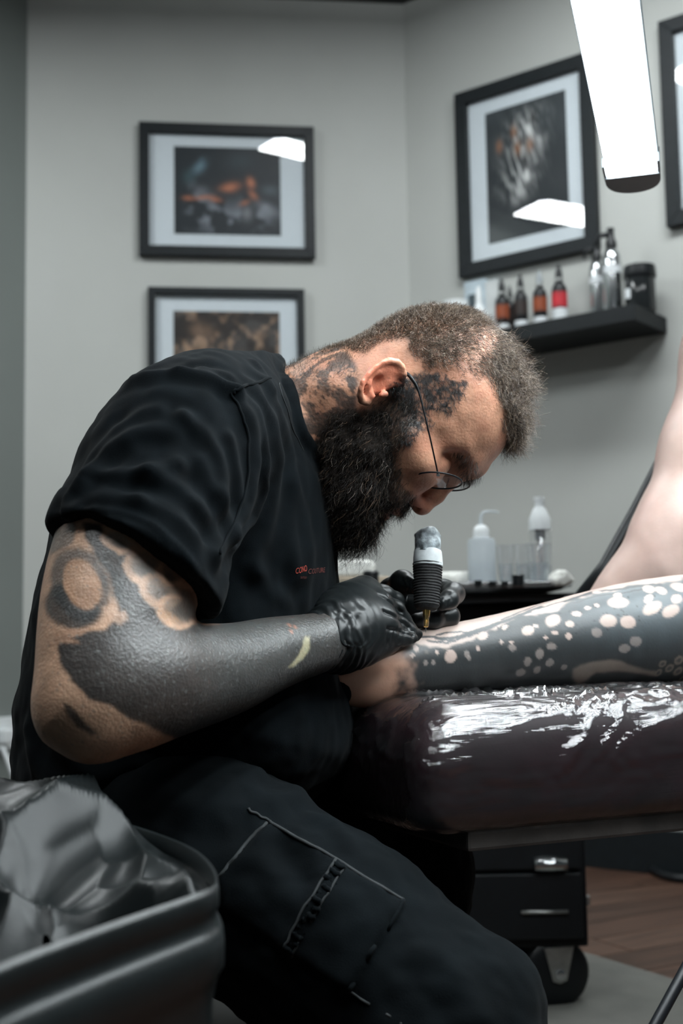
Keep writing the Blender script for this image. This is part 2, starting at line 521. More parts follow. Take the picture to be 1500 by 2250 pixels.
# floor of individual planks
floor_base = box('floor', (0.0, 1.5, -0.022), (3.6, 3.6, 0.02), nmat('floor_gap', (0.02, 0.014, 0.011), 0.8, noise=(20, 0.2))); tag(floor_base, kind='structure')
def wood_mat(i):
    base = [(0.070, 0.036, 0.024), (0.058, 0.030, 0.020), (0.080, 0.043, 0.029)][i]
    m = bpy.data.materials.new('floor_wood'); m.use_nodes = True; nt = m.node_tree; b = nt.nodes['Principled BSDF']
    tc = nt.nodes.new('ShaderNodeTexCoord'); mp = nt.nodes.new('ShaderNodeMapping'); mp.inputs['Scale'].default_value = (3, 45, 10)
    nz = nt.nodes.new('ShaderNodeTexNoise'); nz.inputs['Scale'].default_value = 1.6; nz.inputs['Detail'].default_value = 7
    oi = nt.nodes.new('ShaderNodeObjectInfo'); ad = nt.nodes.new('ShaderNodeVectorMath'); ad.operation = 'ADD'
    nt.links.new(tc.outputs['Object'], mp.inputs[0]); nt.links.new(mp.outputs[0], ad.inputs[0]); 
    sc_ = nt.nodes.new('ShaderNodeMath'); sc_.operation = 'MULTIPLY'; sc_.inputs[1].default_value = 50
    nt.links.new(oi.outputs['Random'], sc_.inputs[0]); nt.links.new(sc_.outputs[0], ad.inputs[1]); nt.links.new(ad.outputs[0], nz.inputs['Vector'])
    cr = nt.nodes.new('ShaderNodeValToRGB'); cr.color_ramp.elements[0].position = 0.3; cr.color_ramp.elements[1].position = 0.72
    cr.color_ramp.elements[0].color = (*[c * 0.5 for c in base], 1); cr.color_ramp.elements[1].color = (*[c * 1.5 for c in base], 1)
    nt.links.new(nz.outputs['Fac'], cr.inputs[0]); nt.links.new(cr.outputs[0], b.inputs['Base Color'])
    b.inputs['Roughness'].default_value = 0.5; b.inputs['Specular IOR Level'].default_value = 0.3
    return m
woods = [wood_mat(i) for i in range(3)]
pa = math.radians(28); pu = np.array([math.cos(pa), math.sin(pa), 0]); pv = np.array([-math.sin(pa), math.cos(pa), 0])
plank_meshes = []
for i in range(3):
    o_ = box('plank', (0, 0, 0), (0.598, 0.0675, 0.006), woods[i], bevel=0.0018)
    plank_meshes.append(o_.data); bpy.data.objects.remove(o_)
npl = 0
for r in range(-12, 36):
    for c in range(-3, 5):
        ctr = pu * (c * 1.2 + (r * 0.43) % 1.2) + pv * (r * 0.137)
        if not (-1.3 < ctr[0] < 2.4 and 0.15 < ctr[1] < 4.4): continue
        o_ = bpy.data.objects.new('plank', plank_meshes[(r * 7 + c * 3) % 3]); COL.objects.link(o_)
        o_.parent = floor_base; o_.location = (ctr[0], ctr[1], -0.0055 ); o_.rotation_euler = (0, 0, pa); npl += 1

# baseboards
def baseboard(name, A, B, n):
    A = np.array([*A, 0.0]); B = np.array([*B, 0.0]); d = B - A; L = np.linalg.norm(d); d /= L
    c = (A + B) / 2 + n * 0.009; c[2] = 0.065
    o = box(name, c, (L / 2 - 0.02, 0.008, 0.064), M['black_frame'], axes=[d, n, EZ], bevel=0.003); tag(o, kind='structure')
baseboard('baseboard_back', LEFT_END, CORNER, LN); baseboard('baseboard_right', CORNER, CORNER + RD * 3.0, RN)

# ---- framed pictures
def art_color(kind, U, V):
    X = np.stack([U * 1.0, V * 1.0, np.zeros_like(U)], 1)
    def blob(u, v, su, sv, rot=0):
        c, s = math.cos(rot), math.sin(rot); du = U - u; dv = V - v
        a = (du * c + dv * s) / su; b = (-du * s + dv * c) / sv
        return np.exp(-(a * a + b * b))
    n1 = fbm(X + 3, 7, 4); n2 = fbm(X + 9, 15, 3)
    if kind == 0:
        c = np.zeros((len(U), 3)) + np.array([0.006, 0.012, 0.017])
        def add(w, col): 
            nonlocal c
            w = np.clip(w, 0, 1)[:, None]; c = c * (1 - w) + w * np.array(col)
        add(blob(0.24, 0.78, 0.05, 0.10, -0.5) * 1.2 * sstep(.3, .6, n1), (0.10, 0.17, 0.21)); add(blob(0.14, 0.65, 0.06, 0.08) * .6, (0.03, 0.08, 0.09))
        add(blob(0.62, 0.85, 0.14, 0.10) * 0.5, (0.03, 0.05, 0.06))
        g = np.clip(np.exp(-((V - 0.22 - 0.1 * np.sin(U * 9)) / 0.2) ** 2) * sstep(.05, .2, U) * sstep(1, .8, U) * (sstep(.42, .62, n1) * 1.2), 0, 1)
        add(g, (0.17, 0.19, 0.22)); add(blob(0.68, 0.25, 0.05, 0.08) * .8, (0.2, 0.21, 0.23)); add(blob(0.88, 0.3, 0.12, 0.06, -0.6) * .8, (0.2, 0.22, 0.25))
        add(blob(0.25, 0.50, 0.08, 0.06) * .6, (0.13, 0.14, 0.16)); add(blob(0.9, 0.52, 0.08, 0.06) * .5, (0.1, 0.13, 0.15))
        for u, v, su, sv, r, k in ((.13, .41, .05, .025, 0, .8), (.27, .42, .09, .02, .2, .9), (.38, .40, .06, .025, -.2, .9), (.52, .54, .09, .05, .35, 1), (.72, .60, .035, .06, .2, 1.1), (.74, .46, .03, .06, .6, .8), (.66, .37, .05, .025, .5, .7)):
            add(blob(u, v, su, sv, r) * k, (0.42, 0.15, 0.075))
        add(blob(0.45, 0.47, 0.12, 0.03, -.25) * .8, (0.02, 0.025, 0.03))
        return c
    if kind == 1:
        w = sstep(.5, .72, n2) * sstep(.35, .6, n1)
        c = np.array([0.016, 0.012, 0.010]) + w[:, None] * np.array([0.20, 0.125, 0.075]) + (sstep(.45, .7, n1) * .035)[:, None]
        for u, v, s_ in ((.22, .85, .07), (.3, .8, .1), (.15, .66, .05), (.45, .62, .05), (.6, .58, .06), (.8, .8, .06)):
            c = c + (blob(u, v, s_, s_ * .8) * (.4 + n2))[:, None] * np.array([0.13, 0.08, 0.05])
        b = np.clip(blob(.84, .46, .09, .09) * 1.3, 0, 1)[:, None]
        return c * (1 - b) + b * np.array([0.38, 0.17, 0.10])
    n3 = fbm(np.stack([U * 3.2 + V * 1.5, V * 0.9 - U * .8, U * 0], 1), 11, 3)
    c = np.zeros((len(U), 3)) + np.array([0.012, 0.018, 0.022]) + (sstep(.45, .9, V) * .035 * n1)[:, None] * np.array([1, 1.15, 1.2])
    body = np.clip(np.exp(-(((U - .42 - .25 * (V - .45)) / .2) ** 2)) * sstep(.22, .45, V) * sstep(1.02, .8, V), 0, 1)
    c = c + (body * sstep(.42, .68, n3) * (.55 + n1))[:, None] * np.array([0.42, 0.43, 0.42])
    for u, v, s_, k in ((.35, .30, .05, .3), (.44, .38, .07, .35), (.66, .66, .06, .4), (.52, .5, .08, .35), (.55, .75, .09, .3)):
        c = c + (blob(u, v, s_, s_ * 1.2) * k * n3)[:, None] * np.array([1, 1, 1])
    for u, v, s_ in ((.17, .72, .035), (.36, .80, .035), (.55, .67, .04), (.40, .67, .04)):
        w = np.clip(blob(u, v, s_, s_ * 1.3), 0, 1)[:, None]; c = c * (1 - w * .8) + w * .8 * np.array([0.28, 0.12, 0.05])
    dk = np.clip(blob(.48, .58, .03, .1) + blob(.6, .86, .04, .05), 0, 1)[:, None]
    return c * (1 - dk * .8)
def picture(tl, br, eu, n, w_frame, art, label, kind, glass=True, mat_w=None):
    """tl, br: world corners on the wall; eu: direction along the wall to the right"""
    cx = ((tl + br) / 2) @ eu; W = abs((br - tl) @ eu); Hh = tl[2] - br[2]
    c = (tl + br) / 2; c = c + n * 0.0
    t = thing('framed_picture', c - EZ * Hh / 2, label, 'picture')
    wf = w_frame; dep = 0.028
    c2 = c + n * (dep / 2 + 0.001)
    for s in (1, -1):
        bm = bmesh.new()
        q = [(-W / 2, Hh / 2), (W / 2, Hh / 2), (W / 2 - wf, Hh / 2 - wf), (-W / 2 + wf, Hh / 2 - wf)]
        vs = [bm.verts.new(tuple(c + eu * a + EZ * b * s + n * z)) for z in (0.001, dep) for a, b in q]
        for f in BOXF_Q: bm.faces.new([vs[i] for i in f])
        bmesh.ops.recalc_face_normals(bm, faces=bm.faces); bm_mk('frame_rail', bm, M['black_frame'], t, bevel=0.002)
        bm = bmesh.new()
        q = [(-W / 2, Hh / 2), (-W / 2 + wf, Hh / 2 - wf), (-W / 2 + wf, -Hh / 2 + wf), (-W / 2, -Hh / 2)]
        vs = [bm.verts.new(tuple(c + eu * a * s + EZ * b + n * z)) for z in (0.001, dep) for a, b in q]
        for f in BOXF_Q: bm.faces.new([vs[i] for i in f])
        bmesh.ops.recalc_face_normals(bm, faces=bm.faces); bm_mk('frame_rail', bm, M['black_frame'], t, bevel=0.002)
    box('mat_board', c + n * 0.006, (W / 2 - wf + 0.002, 0.002, Hh / 2 - wf + 0.002), M['mat_board'], t, axes=[eu, n, EZ])
    if art is not None:
        (a0, b0, a1, b1) = art   # fractions of the opening: left, top, right, bottom
        ow, oh = W - 2 * wf, Hh - 2 * wf
        nu, nv = 110, 110
        uu, vv = np.meshgrid(np.linspace(0, 1, nu), np.linspace(0, 1, nv), indexing='ij')
        X = c + n * 0.0088 + np.outer((a0 + (a1 - a0) * uu.ravel() - 0.5) * ow, eu) + np.outer((0.5 - b1 + (b1 - b0) * vv.ravel()) * oh, EZ)
        idx = np.arange(nu * nv).reshape(nu, nv)
        Q = np.stack([idx[:-1, :-1], idx[1:, :-1], idx[1:, 1:], idx[:-1, 1:]], -1).reshape(-1, 4)
        if np.cross(eu, EZ) @ n < 0: Q = Q[:, ::-1]
        mk('art_print', X, Q, M['print'], t, False, col=art_color(kind, uu.ravel(), vv.ravel()))
    box('glass_pane', c + n * 0.016, (W / 2 - wf + 0.001, 0.0012, Hh / 2 - wf + 0.001), M['glass'], t, axes=[eu, n, EZ])
    return t
BOXF_Q = [(0, 3, 2, 1), (4, 5, 6, 7), (0, 1, 5, 4), (1, 2, 6, 5), (2, 3, 7, 6), (3, 0, 4, 7)]
def pic_px(tl, br, eu, n, *a, **k):
    return picture(on_wall(*tl, n, 0.0), on_wall(*br, n, 0.0), eu, n, *a, **k)
pic_px((305, 273), (692, 572), LR3, LN, 0.035, (0.158, 0.105, 0.845, 0.885), 'black framed picture of a reclining figure on grey rocks, upper one on the back wall', 0)
pic_px((325, 634), (672, 990), LR3, LN, 0.025, (0.125, 0.105, 0.875, 0.9), 'black framed brown picture half hidden behind the bent man\'s back', 1)
pic_px((1006, 213), (1321, 548), RD3, RN, 0.044, (0.155, 0.09, 0.865, 0.905), 'black framed dark portrait picture hanging above the wall shelf', 2)
pic_px((1452, 55), (1760, 440), RD3, RN, 0.044, (0.16, 0.1, 0.86, 0.9), 'black framed picture cut off by the right edge beside the bright lamp', 2)

# ---- shelf on the angled wall
tl = on_wall(1468, 712, RN, 0.0)   # right end at the wall
S_END = np.array([tl[0], tl[1], 0.0])
SH_DEP = 0.22; SH_T = 0.047
SH_TOP = P(1305, 686, 0)[2] if False else None
# front top edge seen around (1240, 700): plane parallel to the wall, SH_DEP in front of it
def on_plane_off(px, py, off): return on_wall(px, py, RN, off)
SH_TOP = on_plane_off(1270, 690, SH_DEP)[2]
fr_end = on_plane_off(1395, 690, SH_DEP); S_R = (fr_end - CORNER3) @ RD3
S_L = S_R - 0.82
shelf_c = CORNER3 + RD3 * (S_L + S_R) / 2 + RN * (SH_DEP / 2 + 0.001)
shelf_c[2] = SH_TOP - SH_T / 2
t = thing('wall_shelf', shelf_c - EZ * SH_T / 2, 'black floating wall shelf holding bottles under the dark portrait', 'shelf')
box('shelf_board', shelf_c, ((S_R - S_L) / 2, SH_DEP / 2, SH_T / 2), M['shelf'], t, axes=[RD3, RN, EZ], bevel=0.002)
def shelf_pt(px, off):
    """point on the shelf top under image column px, off metres in front of the wall"""
    p = on_plane_off(px, 640, off); p = p.copy(); p[2] = SH_TOP; return p
def col_at(px, off):
    # solve column accurately at shelf height
    lo_, hi_ = S_L - 0.3, S_R + 0.3
    for _ in range(40):
        mid = (lo_ + hi_) / 2; q = CORNER3 + RD3 * mid + RN * off; q = np.array([q[0], q[1], SH_TOP])
        if proj(q)[0][0][0] < px: lo_ = mid
        else: hi_ = mid
    return np.array([q[0], q[1], SH_TOP + 0.0005])
def hgt(base, py):
    """height above base that reaches image row py"""
    lo_, hi_ = 0.0, 0.6
    for _ in range(40):
        mid = (lo_ + hi_) / 2
        if proj(base + EZ * mid)[0][0][1] > py: lo_ = mid
        else: hi_ = mid
    return mid
def wpx(base, w): return w * base[1] / FPX
amber = nmat('amber_glass', (0.16, 0.035, 0.008), 0.15, spec=0.6, noise=(30, 0.3))
labels = {'orange': nmat('orange_label', (0.22, 0.045, 0.012), 0.6, noise=(25, 0.5)), 'red': nmat('red_label', (0.45, 0.02, 0.03), 0.6, noise=(25, 0.45)),
          'white': nmat('white_label', (0.6, 0.63, 0.65), 0.7, noise=(70, 0.12)), 'dark': nmat('dark_label', (0.02, 0.012, 0.01), 0.5, noise=(40, 0.3))}
clear_tip = nmat('clear_tip', (0.3, 0.33, 0.35), 0.3, noise=(30, .1), alpha=0.75)
def dropper(px, off, w, py_top, label, lab1, lab2, tip, lowdark=False):
    b = col_at(px, off); H = hgt(b, py_top); r = wpx(b, w) / 2
    t = thing('ink_bottle', b, label, 'bottle', 'ink bottles on the wall shelf')
    lathe('bottle_body', b, EZ, [(r * .9, 0), (r, .003), (r, H * .58), (r * .9, H * .64), (r * .5, H * .70), (r * .42, H * .72)], M['black_plastic'], t)
    lathe('collar', b + EZ * H * .715, EZ, [(r * .55, 0), (r * .58, .002), (r * .55, H * .05)], M['dull_steel'], t)
    lathe('cap', b + EZ * H * .765, EZ, [(r * .5, 0), (r * .46, H * .11), (r * .3, H * .16), (r * .14, H * .235)], tip, t)
    lathe('label_band', b + EZ * H * .30, EZ, [(r * 1.02, 0), (r * 1.02, H * .24)], labels[lab1], t, caps=False)
    lathe('label_band', b + EZ * H * (.08 if lowdark else .01), EZ, [(r * 1.02, 0), (r * 1.02, H * .2)], labels[lab2], t, caps=False)
    return t
dropper(1105, .11, 31, 612, 'black ink bottle with orange label, first of the dark row nearest the man\'s head', 'orange', 'white', M['black_plastic'])
dropper(1123, .07, 22, 628, 'narrow plain black bottle tucked between two labelled ink bottles', 'dark', 'dark', M['black_plastic'])
dropper(1146, .11, 30, 602, 'black ink bottle with brown label and black cap in the middle of the row', 'dark', 'white', M['black_plastic'])
dropper(1188, .11, 31, 593, 'black ink bottle with orange label and clear tip', 'orange', 'white', clear_tip)
dropper(1231, .11, 34, 580, 'black ink bottle with bright red label, last of the dark row', 'red', 'white', M['black_plastic'], True)
# white pump bottle and boxes partly hidden by the hair
b = col_at(1054, .10); H = hgt(b, 630); r = wpx(b, 38) / 2
t = thing('white_bottle', b, 'white cone-topped bottle on shelf just above the man\'s hair', 'bottle')
lathe('bottle_body', b, EZ, [(r * .95, 0), (r, .004), (r, H * .45), (r * .8, H * .55), (r * .42, H * .68), (r * .36, H * .72)], M['white_plastic'], t)
lathe('cap', b + EZ * H * .72, EZ, [(r * .4, 0), (r * .34, H * .2), (r * .2, H * .28)], M['white_plastic'], t)
b = col_at(1050, .03); H = hgt(b, 618)
t = thing('paper_box', b, 'pale blue and white carton behind the white bottle on shelf', 'box')
pale = nmat('pale_card', (0.45, 0.53, 0.58), 0.7, noise=(20, .15)); dark_card = nmat('dark_card', (0.05, 0.07, 0.08), 0.7, noise=(30, .2))
box('carton', b + EZ * H / 2, (wpx(b, 27), 0.012, H / 2), pale, t, axes=[RD3, RN, EZ], bevel=.001)
box('printed_panel', b + EZ * H * .55 + RN * .0125, (wpx(b, 17), 0.0006, H * .25), dark_card, t, axes=[RD3, RN, EZ])
b = col_at(1087, .028); H = hgt(b, 618)
t = thing('paper_box', b, 'slim white carton behind the first dark ink bottle', 'box')
box('carton', b + EZ * H / 2, (wpx(b, 16), 0.012, H / 2), nmat('white_card', (0.55, 0.57, 0.57), .7, noise=(20, .08)), t, axes=[RD3, RN, EZ], bevel=.001)
box('flap', b + EZ * (H + .001), (wpx(b, 16), 0.012, .001), pale, t, axes=[RD3, RN, EZ])
# small dark caddy with coloured tubes at the left end
b = col_at(966, .09); H = .05
t = thing('tool_caddy', b, 'small dark caddy holding orange and red tubes at the shelf\'s left end', 'caddy')
r = wpx(b, 46) / 2
lathe('cup', b, EZ, [(r * .8, 0), (r * .85, .004), (r, H), (r * .9, H), (r * .7, .006)], M['black_plastic'], t)
for k, (dx, cc, hh) in enumerate(((-.35, (0.5, 0.2, 0.03), 1.5), (.05, (0.35, 0.03, 0.02), 1.75), (.4, (0.06, 0.1, 0.14), 1.45), (.12, (0.03, 0.03, 0.035), 1.9))):
    q = b + RD3 * r * dx + RN * r * (.25 if k % 2 else -.2)
    lathe('tube', q + EZ * .008, EZ, [(r * .17, 0), (r * .19, .003), (r * .19, H * hh * .8), (r * .12, H * hh * .86), (r * .1, H * hh)], nmat('tube_color', cc, .4, noise=(30, .15)), t, n=14)
b = col_at(1002, .11); H = hgt(b, 664)
t = thing('white_tray', b, 'low white dish on shelf beside the dark caddy', 'dish')
lathe('dish', b, EZ, [(wpx(b, 26), 0), (wpx(b, 30), H), (wpx(b, 27), H), (wpx(b, 24), .004)], M['white_plastic'], t)
# steel spray bottles
def spray(px, off, w, py_sh, py_top, label):
    b = col_at(px, off); r = wpx(b, w) / 2; H = hgt(b, py_sh); T = hgt(b, py_top)
    t = thing('spray_bottle', b, label, 'spray bottle', 'steel spray bottles on the wall shelf')
    lathe('bottle_body', b, EZ, [(r * .93, 0), (r, .004), (r, H * .80), (r * .93, H * .88), (r * .62, H * .97), (r * .45, H)], M['steel'], t)
    lathe('band', b + EZ * H * .62, EZ, [(r * 1.03, 0), (r * 1.03, H * .1)], labels['white'], t, caps=False)
    h2 = T - H
    lathe('pump_neck', b + EZ * H, EZ, [(r * .62, 0), (r * .6, h2 * .3), (r * .42, h2 * .5), (r * .36, h2 * .75), (r * .42, h2)], M['black_plastic'], t)
    d = -RD3 * .85 + RN * .5; d /= np.linalg.norm(d)
    tube('nozzle', [b + EZ * (H + h2 * .68), b + EZ * (H + h2 * .66) + d * r * 1.1, b + EZ * (H + h2 * .45) + d * r * 1.5, b + EZ * (H + h2 * .1) + d * r * 1.55], [r * .32, r * .3, r * .22, r * .15], M['black_plastic'], t)
    return t
spray(1348, .115, 41, 545, 502, 'tall brushed steel spray bottle with black pump, nearer of the pair')
spray(1316, .060, 36, 572, 536, 'shorter steel spray bottle with black pump left of the tall one')
# black jar with lid
b = col_at(1408, .10); r = wpx(b, 70) / 2; H = hgt(b, 600); T = hgt(b, 586)
t = thing('jar', b, 'wide black lidded jar at the right end of shelf', 'jar')
lathe('jar_body', b, EZ, [(r * .92, 0), (r * .97, .006), (r * .97, H * .85), (r * .9, H * .92)], nmat('smoked_jar', (0.015, 0.017, 0.018), .12, noise=(20, .2)), t)
lathe('lid', b + EZ * H * .86, EZ, [(r * 1.03, 0), (r * 1.05, .002), (r * 1.05, H * .13), (r * 1.0, T - H * .86)], M['black_plastic'], t)
lathe('knob', b + EZ * T - RD3 * r * .2, EZ, [(r * .22, 0), (r * .26, .006), (r * .2, .012)], M['steel'], t)
box('sticker', b + RN * r * .9 - RD3 * r * .35 + EZ * H * .45, (r * .25, .0015, H * .12), labels['white'], t, axes=[RD3, RN, EZ])

# socket, plug and lead on the left wall
WLD = np.array([*( (LEFT_END - WL_END) / np.linalg.norm(LEFT_END - WL_END)), 0.0]); WLN = np.array([WLD[1], -WLD[0], 0.0])
if WLN @ (CAMLOC - np.array([*LEFT_END, 0])) < 0: WLN = -WLN
def on_left(px, py, off=0.0):
    L3 = np.array([*LEFT_END, 0.0]); d = ray(px, py); t_ = ((L3 + WLN * off - CAMLOC) @ WLN) / (d @ WLN); return CAMLOC + d * t_
c = on_left(14, 1610, 0.0)
t = thing('wall_socket', c - EZ * .04, 'white double wall socket at the left edge of the picture', 'socket')
box('face_plate', c + WLN * .006, (.075, .006, .05), M['white_plastic'], t, axes=[WLD, WLN, EZ], bevel=.003)
box('switch', c + WLN * .0135 + WLD * .03 + EZ * .022, (.008, .0015, .008), labels['red'], t, axes=[WLD, WLN, EZ])
box('outlet_recess', c + WLN * .0125 - EZ * .008, (.05, .0008, .02), nmat('outlet_grey', (.3, .32, .32), .6, noise=(30, .05)), t, axes=[WLD, WLN, EZ])
p0 = on_left(6, 1617, .014)
t = thing('plug', p0, 'white mains plug with white lead hanging from the wall socket', 'plug')
box('plug_body', p0 + WLN * .018, (.02, .017, .022), M['white_plastic'], t, axes=[WLD, WLN, EZ], bevel=.006)
p1 = on_left(4, 1640, .03); p2 = on_left(30, 1708, .06); p3 = on_left(60, 1800, .09); p4 = on_left(40, 2000, .1)
tube('lead', catmull([p1, (p1 + p2) / 2 + EZ * .004, p2, p3, p4], 6), .0085, M['white_plastic'], t)
# ================================================================== the tattooing man
import time as _time
_T0 = _time.time()
def lap(s): pass
Y0 = 1.28
M['skin'] = nmat('tattooed_skin', attr=True, rough=0.40, spec=0.5, noise=(70, 0.2), bump=(380, 0.42, 0.0014), sss=0.12)
M['hair'] = nmat('hair_strands', attr=True, rough=0.32, spec=0.55, noise=(300, 0.2))
M['cotton'] = nmat('black_cotton', (0.0019, 0.0031, 0.0040), 0.9, spec=0.06, sheen=0.012, noise=(55, 0.25), bump=(900, 0.3, 0.0006))
M['canvas'] = nmat('black_canvas', (0.0022, 0.0034, 0.0042), 0.9, spec=0.06, sheen=0.012, noise=(14, 0.35), bump=(700, 0.35, 0.0007))
M['nitrile'] = nmat('black_nitrile', (0.006, 0.0075, 0.008), 0.36, spec=0.36, noise=(40, 0.12), bump=(260, 0.16, 0.0008))
M['thread'] = nmat('seam_thread', (0.013, 0.0155, 0.017), 0.85, noise=(200, 0.3))

base_loc = P(330, 2090, 1.30); base_loc[2] = 0.0
person = thing('person', base_loc, 'bearded man in black t-shirt and black gloves bending over a leg with a tattoo machine', 'person')

head_poly = catmull([(640, 870), (680, 806), (735, 780), (785, 756), (830, 722), (885, 697), (950, 684), (1010, 688), (1060, 710), (1100, 756), (1122, 820), (1130, 885), (1124, 938),
             (1108, 982), (1085, 1012), (1057, 1036), (1030, 1054), (1004, 1052), (965, 1064), (930, 1080), (905, 1096), (893, 1112), (872, 1126), (845, 1136), (826, 1136),
             (812, 1130), (792, 1142), (766, 1138), (745, 1112), (735, 1060), (728, 1000), (700, 960), (660, 930)], 4, closed=True)
hs, _ = profile_sdf(head_poly, Y0)
Cc = P(775, 1135, Y0); Tt = P(1085, 725, Y0); AX = Tt - Cc; AXL = AX @ AX
def head_fn(X):
    d = hs(X[:, 0], X[:, 2])
    s = ((X - Cc.astype(np.float32)) @ AX.astype(np.float32)) / AXL
    W = np.interp(s, [-.2, 0, .22, .45, .7, 1.0, 1.2], [.046, .052, .060, .067, .0745, .074, .07])
    Dd = np.interp(s, [0, .3, .6, 1.0], [.055, .058, .07, .075])
    e = 1 - np.minimum(d / Dd, 1.0)
    r = np.sqrt(((X[:, 1] - Y0) / W) ** 2 + e * e)
    return (r - 1) * 0.055
body = Field()
body.add(head_fn, P(620, 1160, Y0) - [0, .09, 0], P(1150, 670, Y0) + [0, .09, 0])
def T(px, py, t, r): 
    # node on the head: pixel measured in the mid plane, t metres to the near side (-) or far side (+)
    p = P(px, py, Y0); return (np.array([p[0], Y0 + t, p[2]]), r * Y0 / FPX)
for s in (-1, 1):
    body.chain([T(1046, 1026, 0.004 * s, 12), T(1022, 1012, .026 * s, 14), T(992, 985, .046 * s, 12), T(968, 955, .056 * s, 10)], k=.014)   # brow
for s in (-1, 1):
    body.ell(T(978, 1036, .035 * s, 1)[0], (.016, .021, .014), k=.012, mode='s')       # eye socket
    body.chain([T(958, 1024, .031 * s, 29)], k=.004)                                    # lidded eye
    body.chain([T(950, 1034, .040 * s, 8), T(938, 1046, .034 * s, 9), T(955, 1055, .022 * s, 8)], k=.010)   # lower lid and cheek edge
    body.chain([T(893, 985, .058 * s, 20), T(918, 1030, .048 * s, 24), T(925, 1056, .034 * s, 20)], k=.02)  # cheekbone
    body.chain([T(900, 1075, .026 * s, 18), T(872, 1100, .030 * s, 18)], k=.016)        # muzzle side
body.chain([T(1006, 1048, 0, 11), T(985, 1064, 0, 12), T(960, 1088, 0, 15), T(932, 1108, 0, 20)], k=.009)
body.chain([T(924, 1112, 0, 19)], k=.006)
for s in (-1, 1):
    body.chain([T(908, 1096, .014 * s, 14), T(916, 1106, .010 * s, 13)], k=.006)
    body.chain([T(911, 1120, .0075 * s, 8), T(918, 1108, .007 * s, 6)], k=.003, mode='s')
    body.chain([T(893, 1082, .021 * s, 4), T(897, 1106, .020 * s, 4)], k=.006, mode='s')
body.chain([T(866, 1118, -.016, 9), T(872, 1121, 0, 11), T(866, 1118, .016, 9)], k=.006)
body.chain([T(842, 1122, -.015, 9), T(845, 1128, 0, 12), T(842, 1122, .015, 9)], k=.006)
body.chain([T(857, 1124, -.019, 3), T(860, 1130, 0, 3), T(857, 1124, .019, 3)], k=.005, mode='s')
# ears
for side in (-1, 1):
    def E(px, py, y, r):
        p, rr = N(px, py, y, r)
        if side > 0: p = np.array([p[0], 2 * Y0 - p[1], p[2]])
        return (p, rr)
    body.chain([E(872, 838, 1.203, 16), E(842, 834, 1.196, 20), E(822, 846, 1.196, 20), E(812, 866, 1.197, 14)], k=.008)
    body.chain([E(872, 815, 1.192, 13), E(845, 806, 1.187, 13), E(822, 818, 1.182, 12), E(806, 842, 1.180, 11), E(803, 866, 1.184, 9)], k=.006)
    body.chain([E(882, 842, 1.199, 8), E(886, 822, 1.193, 8), E(882, 806, 1.188, 8), E(872, 796, 1.184, 8), E(856, 793, 1.180, 8), E(839, 797, 1.177, 7.5), E(824, 807, 1.174, 7), E(809, 823, 1.171, 6.5),
                E(798, 839, 1.170, 6.5), E(792, 854, 1.172, 6.5), E(791, 868, 1.176, 7.5), E(795, 879, 1.182, 9), E(805, 882, 1.188, 9.5), E(811, 880, 1.192, 8)], k=.0015, kin=.002)
    body.chain([E(869, 806, 1.176, 4), E(848, 804, 1.171, 4), E(828, 816, 1.168, 4), E(811, 834, 1.166, 3.5), E(803, 852, 1.167, 3)], k=.0035, mode='s')
    body.chain([E(833, 842, 1.180, 17), E(826, 856, 1.182, 13)], k=.003, mode='s')
    body.chain([E(850, 838, 1.182, 8), E(873, 825, 1.181, 6)], k=.003, mode='s')
    body.chain([E(845, 866, 1.189, 9), E(838, 868, 1.187, 7)], k=.003)
    body.chain([E(812, 858, 1.184, 7), E(818, 871, 1.186, 7)], k=.003)
# neck
neck_nodes = [N(860, 870, Y0, 120), N(745, 905, 1.285, 128), N(625, 950, 1.30, 140)]
body.chain(neck_nodes, k=.022)
# trunk inside the shirt, both arms
body.chain([N(600, 1000, 1.31, 140), N(430, 1100, 1.31, 120), N(330, 1250, 1.31, 90)], k=.03)
body.chain([N(560, 960, 1.24, 90), N(420, 960, 1.13, 120)], k=.03)
ARM_R = [N(410, 980, 1.125, 145), N(320, 1120, 1.085, 156), N(268, 1290, 1.045, 160), N(232, 1430, 1.005, 138), N(212, 1535, .985, 118)]
body.chain(smooth_nodes(ARM_R, 3), k=.02, kin=.012)
body.chain(smooth_nodes([N(208, 1540, .985, 116), N(285, 1502, 1.005, 132), N(395, 1488, 1.05, 108), N(500, 1470, 1.095, 87), N(600, 1436, 1.14, 69), N(700, 1412, 1.178, 54), N(760, 1395, 1.20, 48)], 4), k=.012, kin=.012)
body.chain([N(168, 1570, .975, 70), N(196, 1606, .972, 48)], k=.022)
body.chain([N(560, 1010, 1.42, 120), N(560, 1080, 1.53, 120), N(570, 1350, 1.60, 110), N(640, 1480, 1.60, 100), N(780, 1400, 1.50, 75), N(850, 1355, 1.43, 58)], k=.02, kin=.02)
V, Q = sdf_mesh(body, (-.30, .88, .54), (.215, 1.70, 1.06), 0.002)
lap('body mesh')
V = relax(V, Q, 1, .4); Nn = normals(V, Q)
bs = Surf(V, Nn); px = bs.px
hp, _ = proj(np.stack([V[:, 0], np.full(len(V), Y0), V[:, 2]], 1))       # pixel of the point carried into the head's mid plane
is_head = (hp[:, 0] > 640) & (hp[:, 1] < 1200) & (V[:, 2] > .80) & (np.abs(V[:, 1] - Y0) < .13)
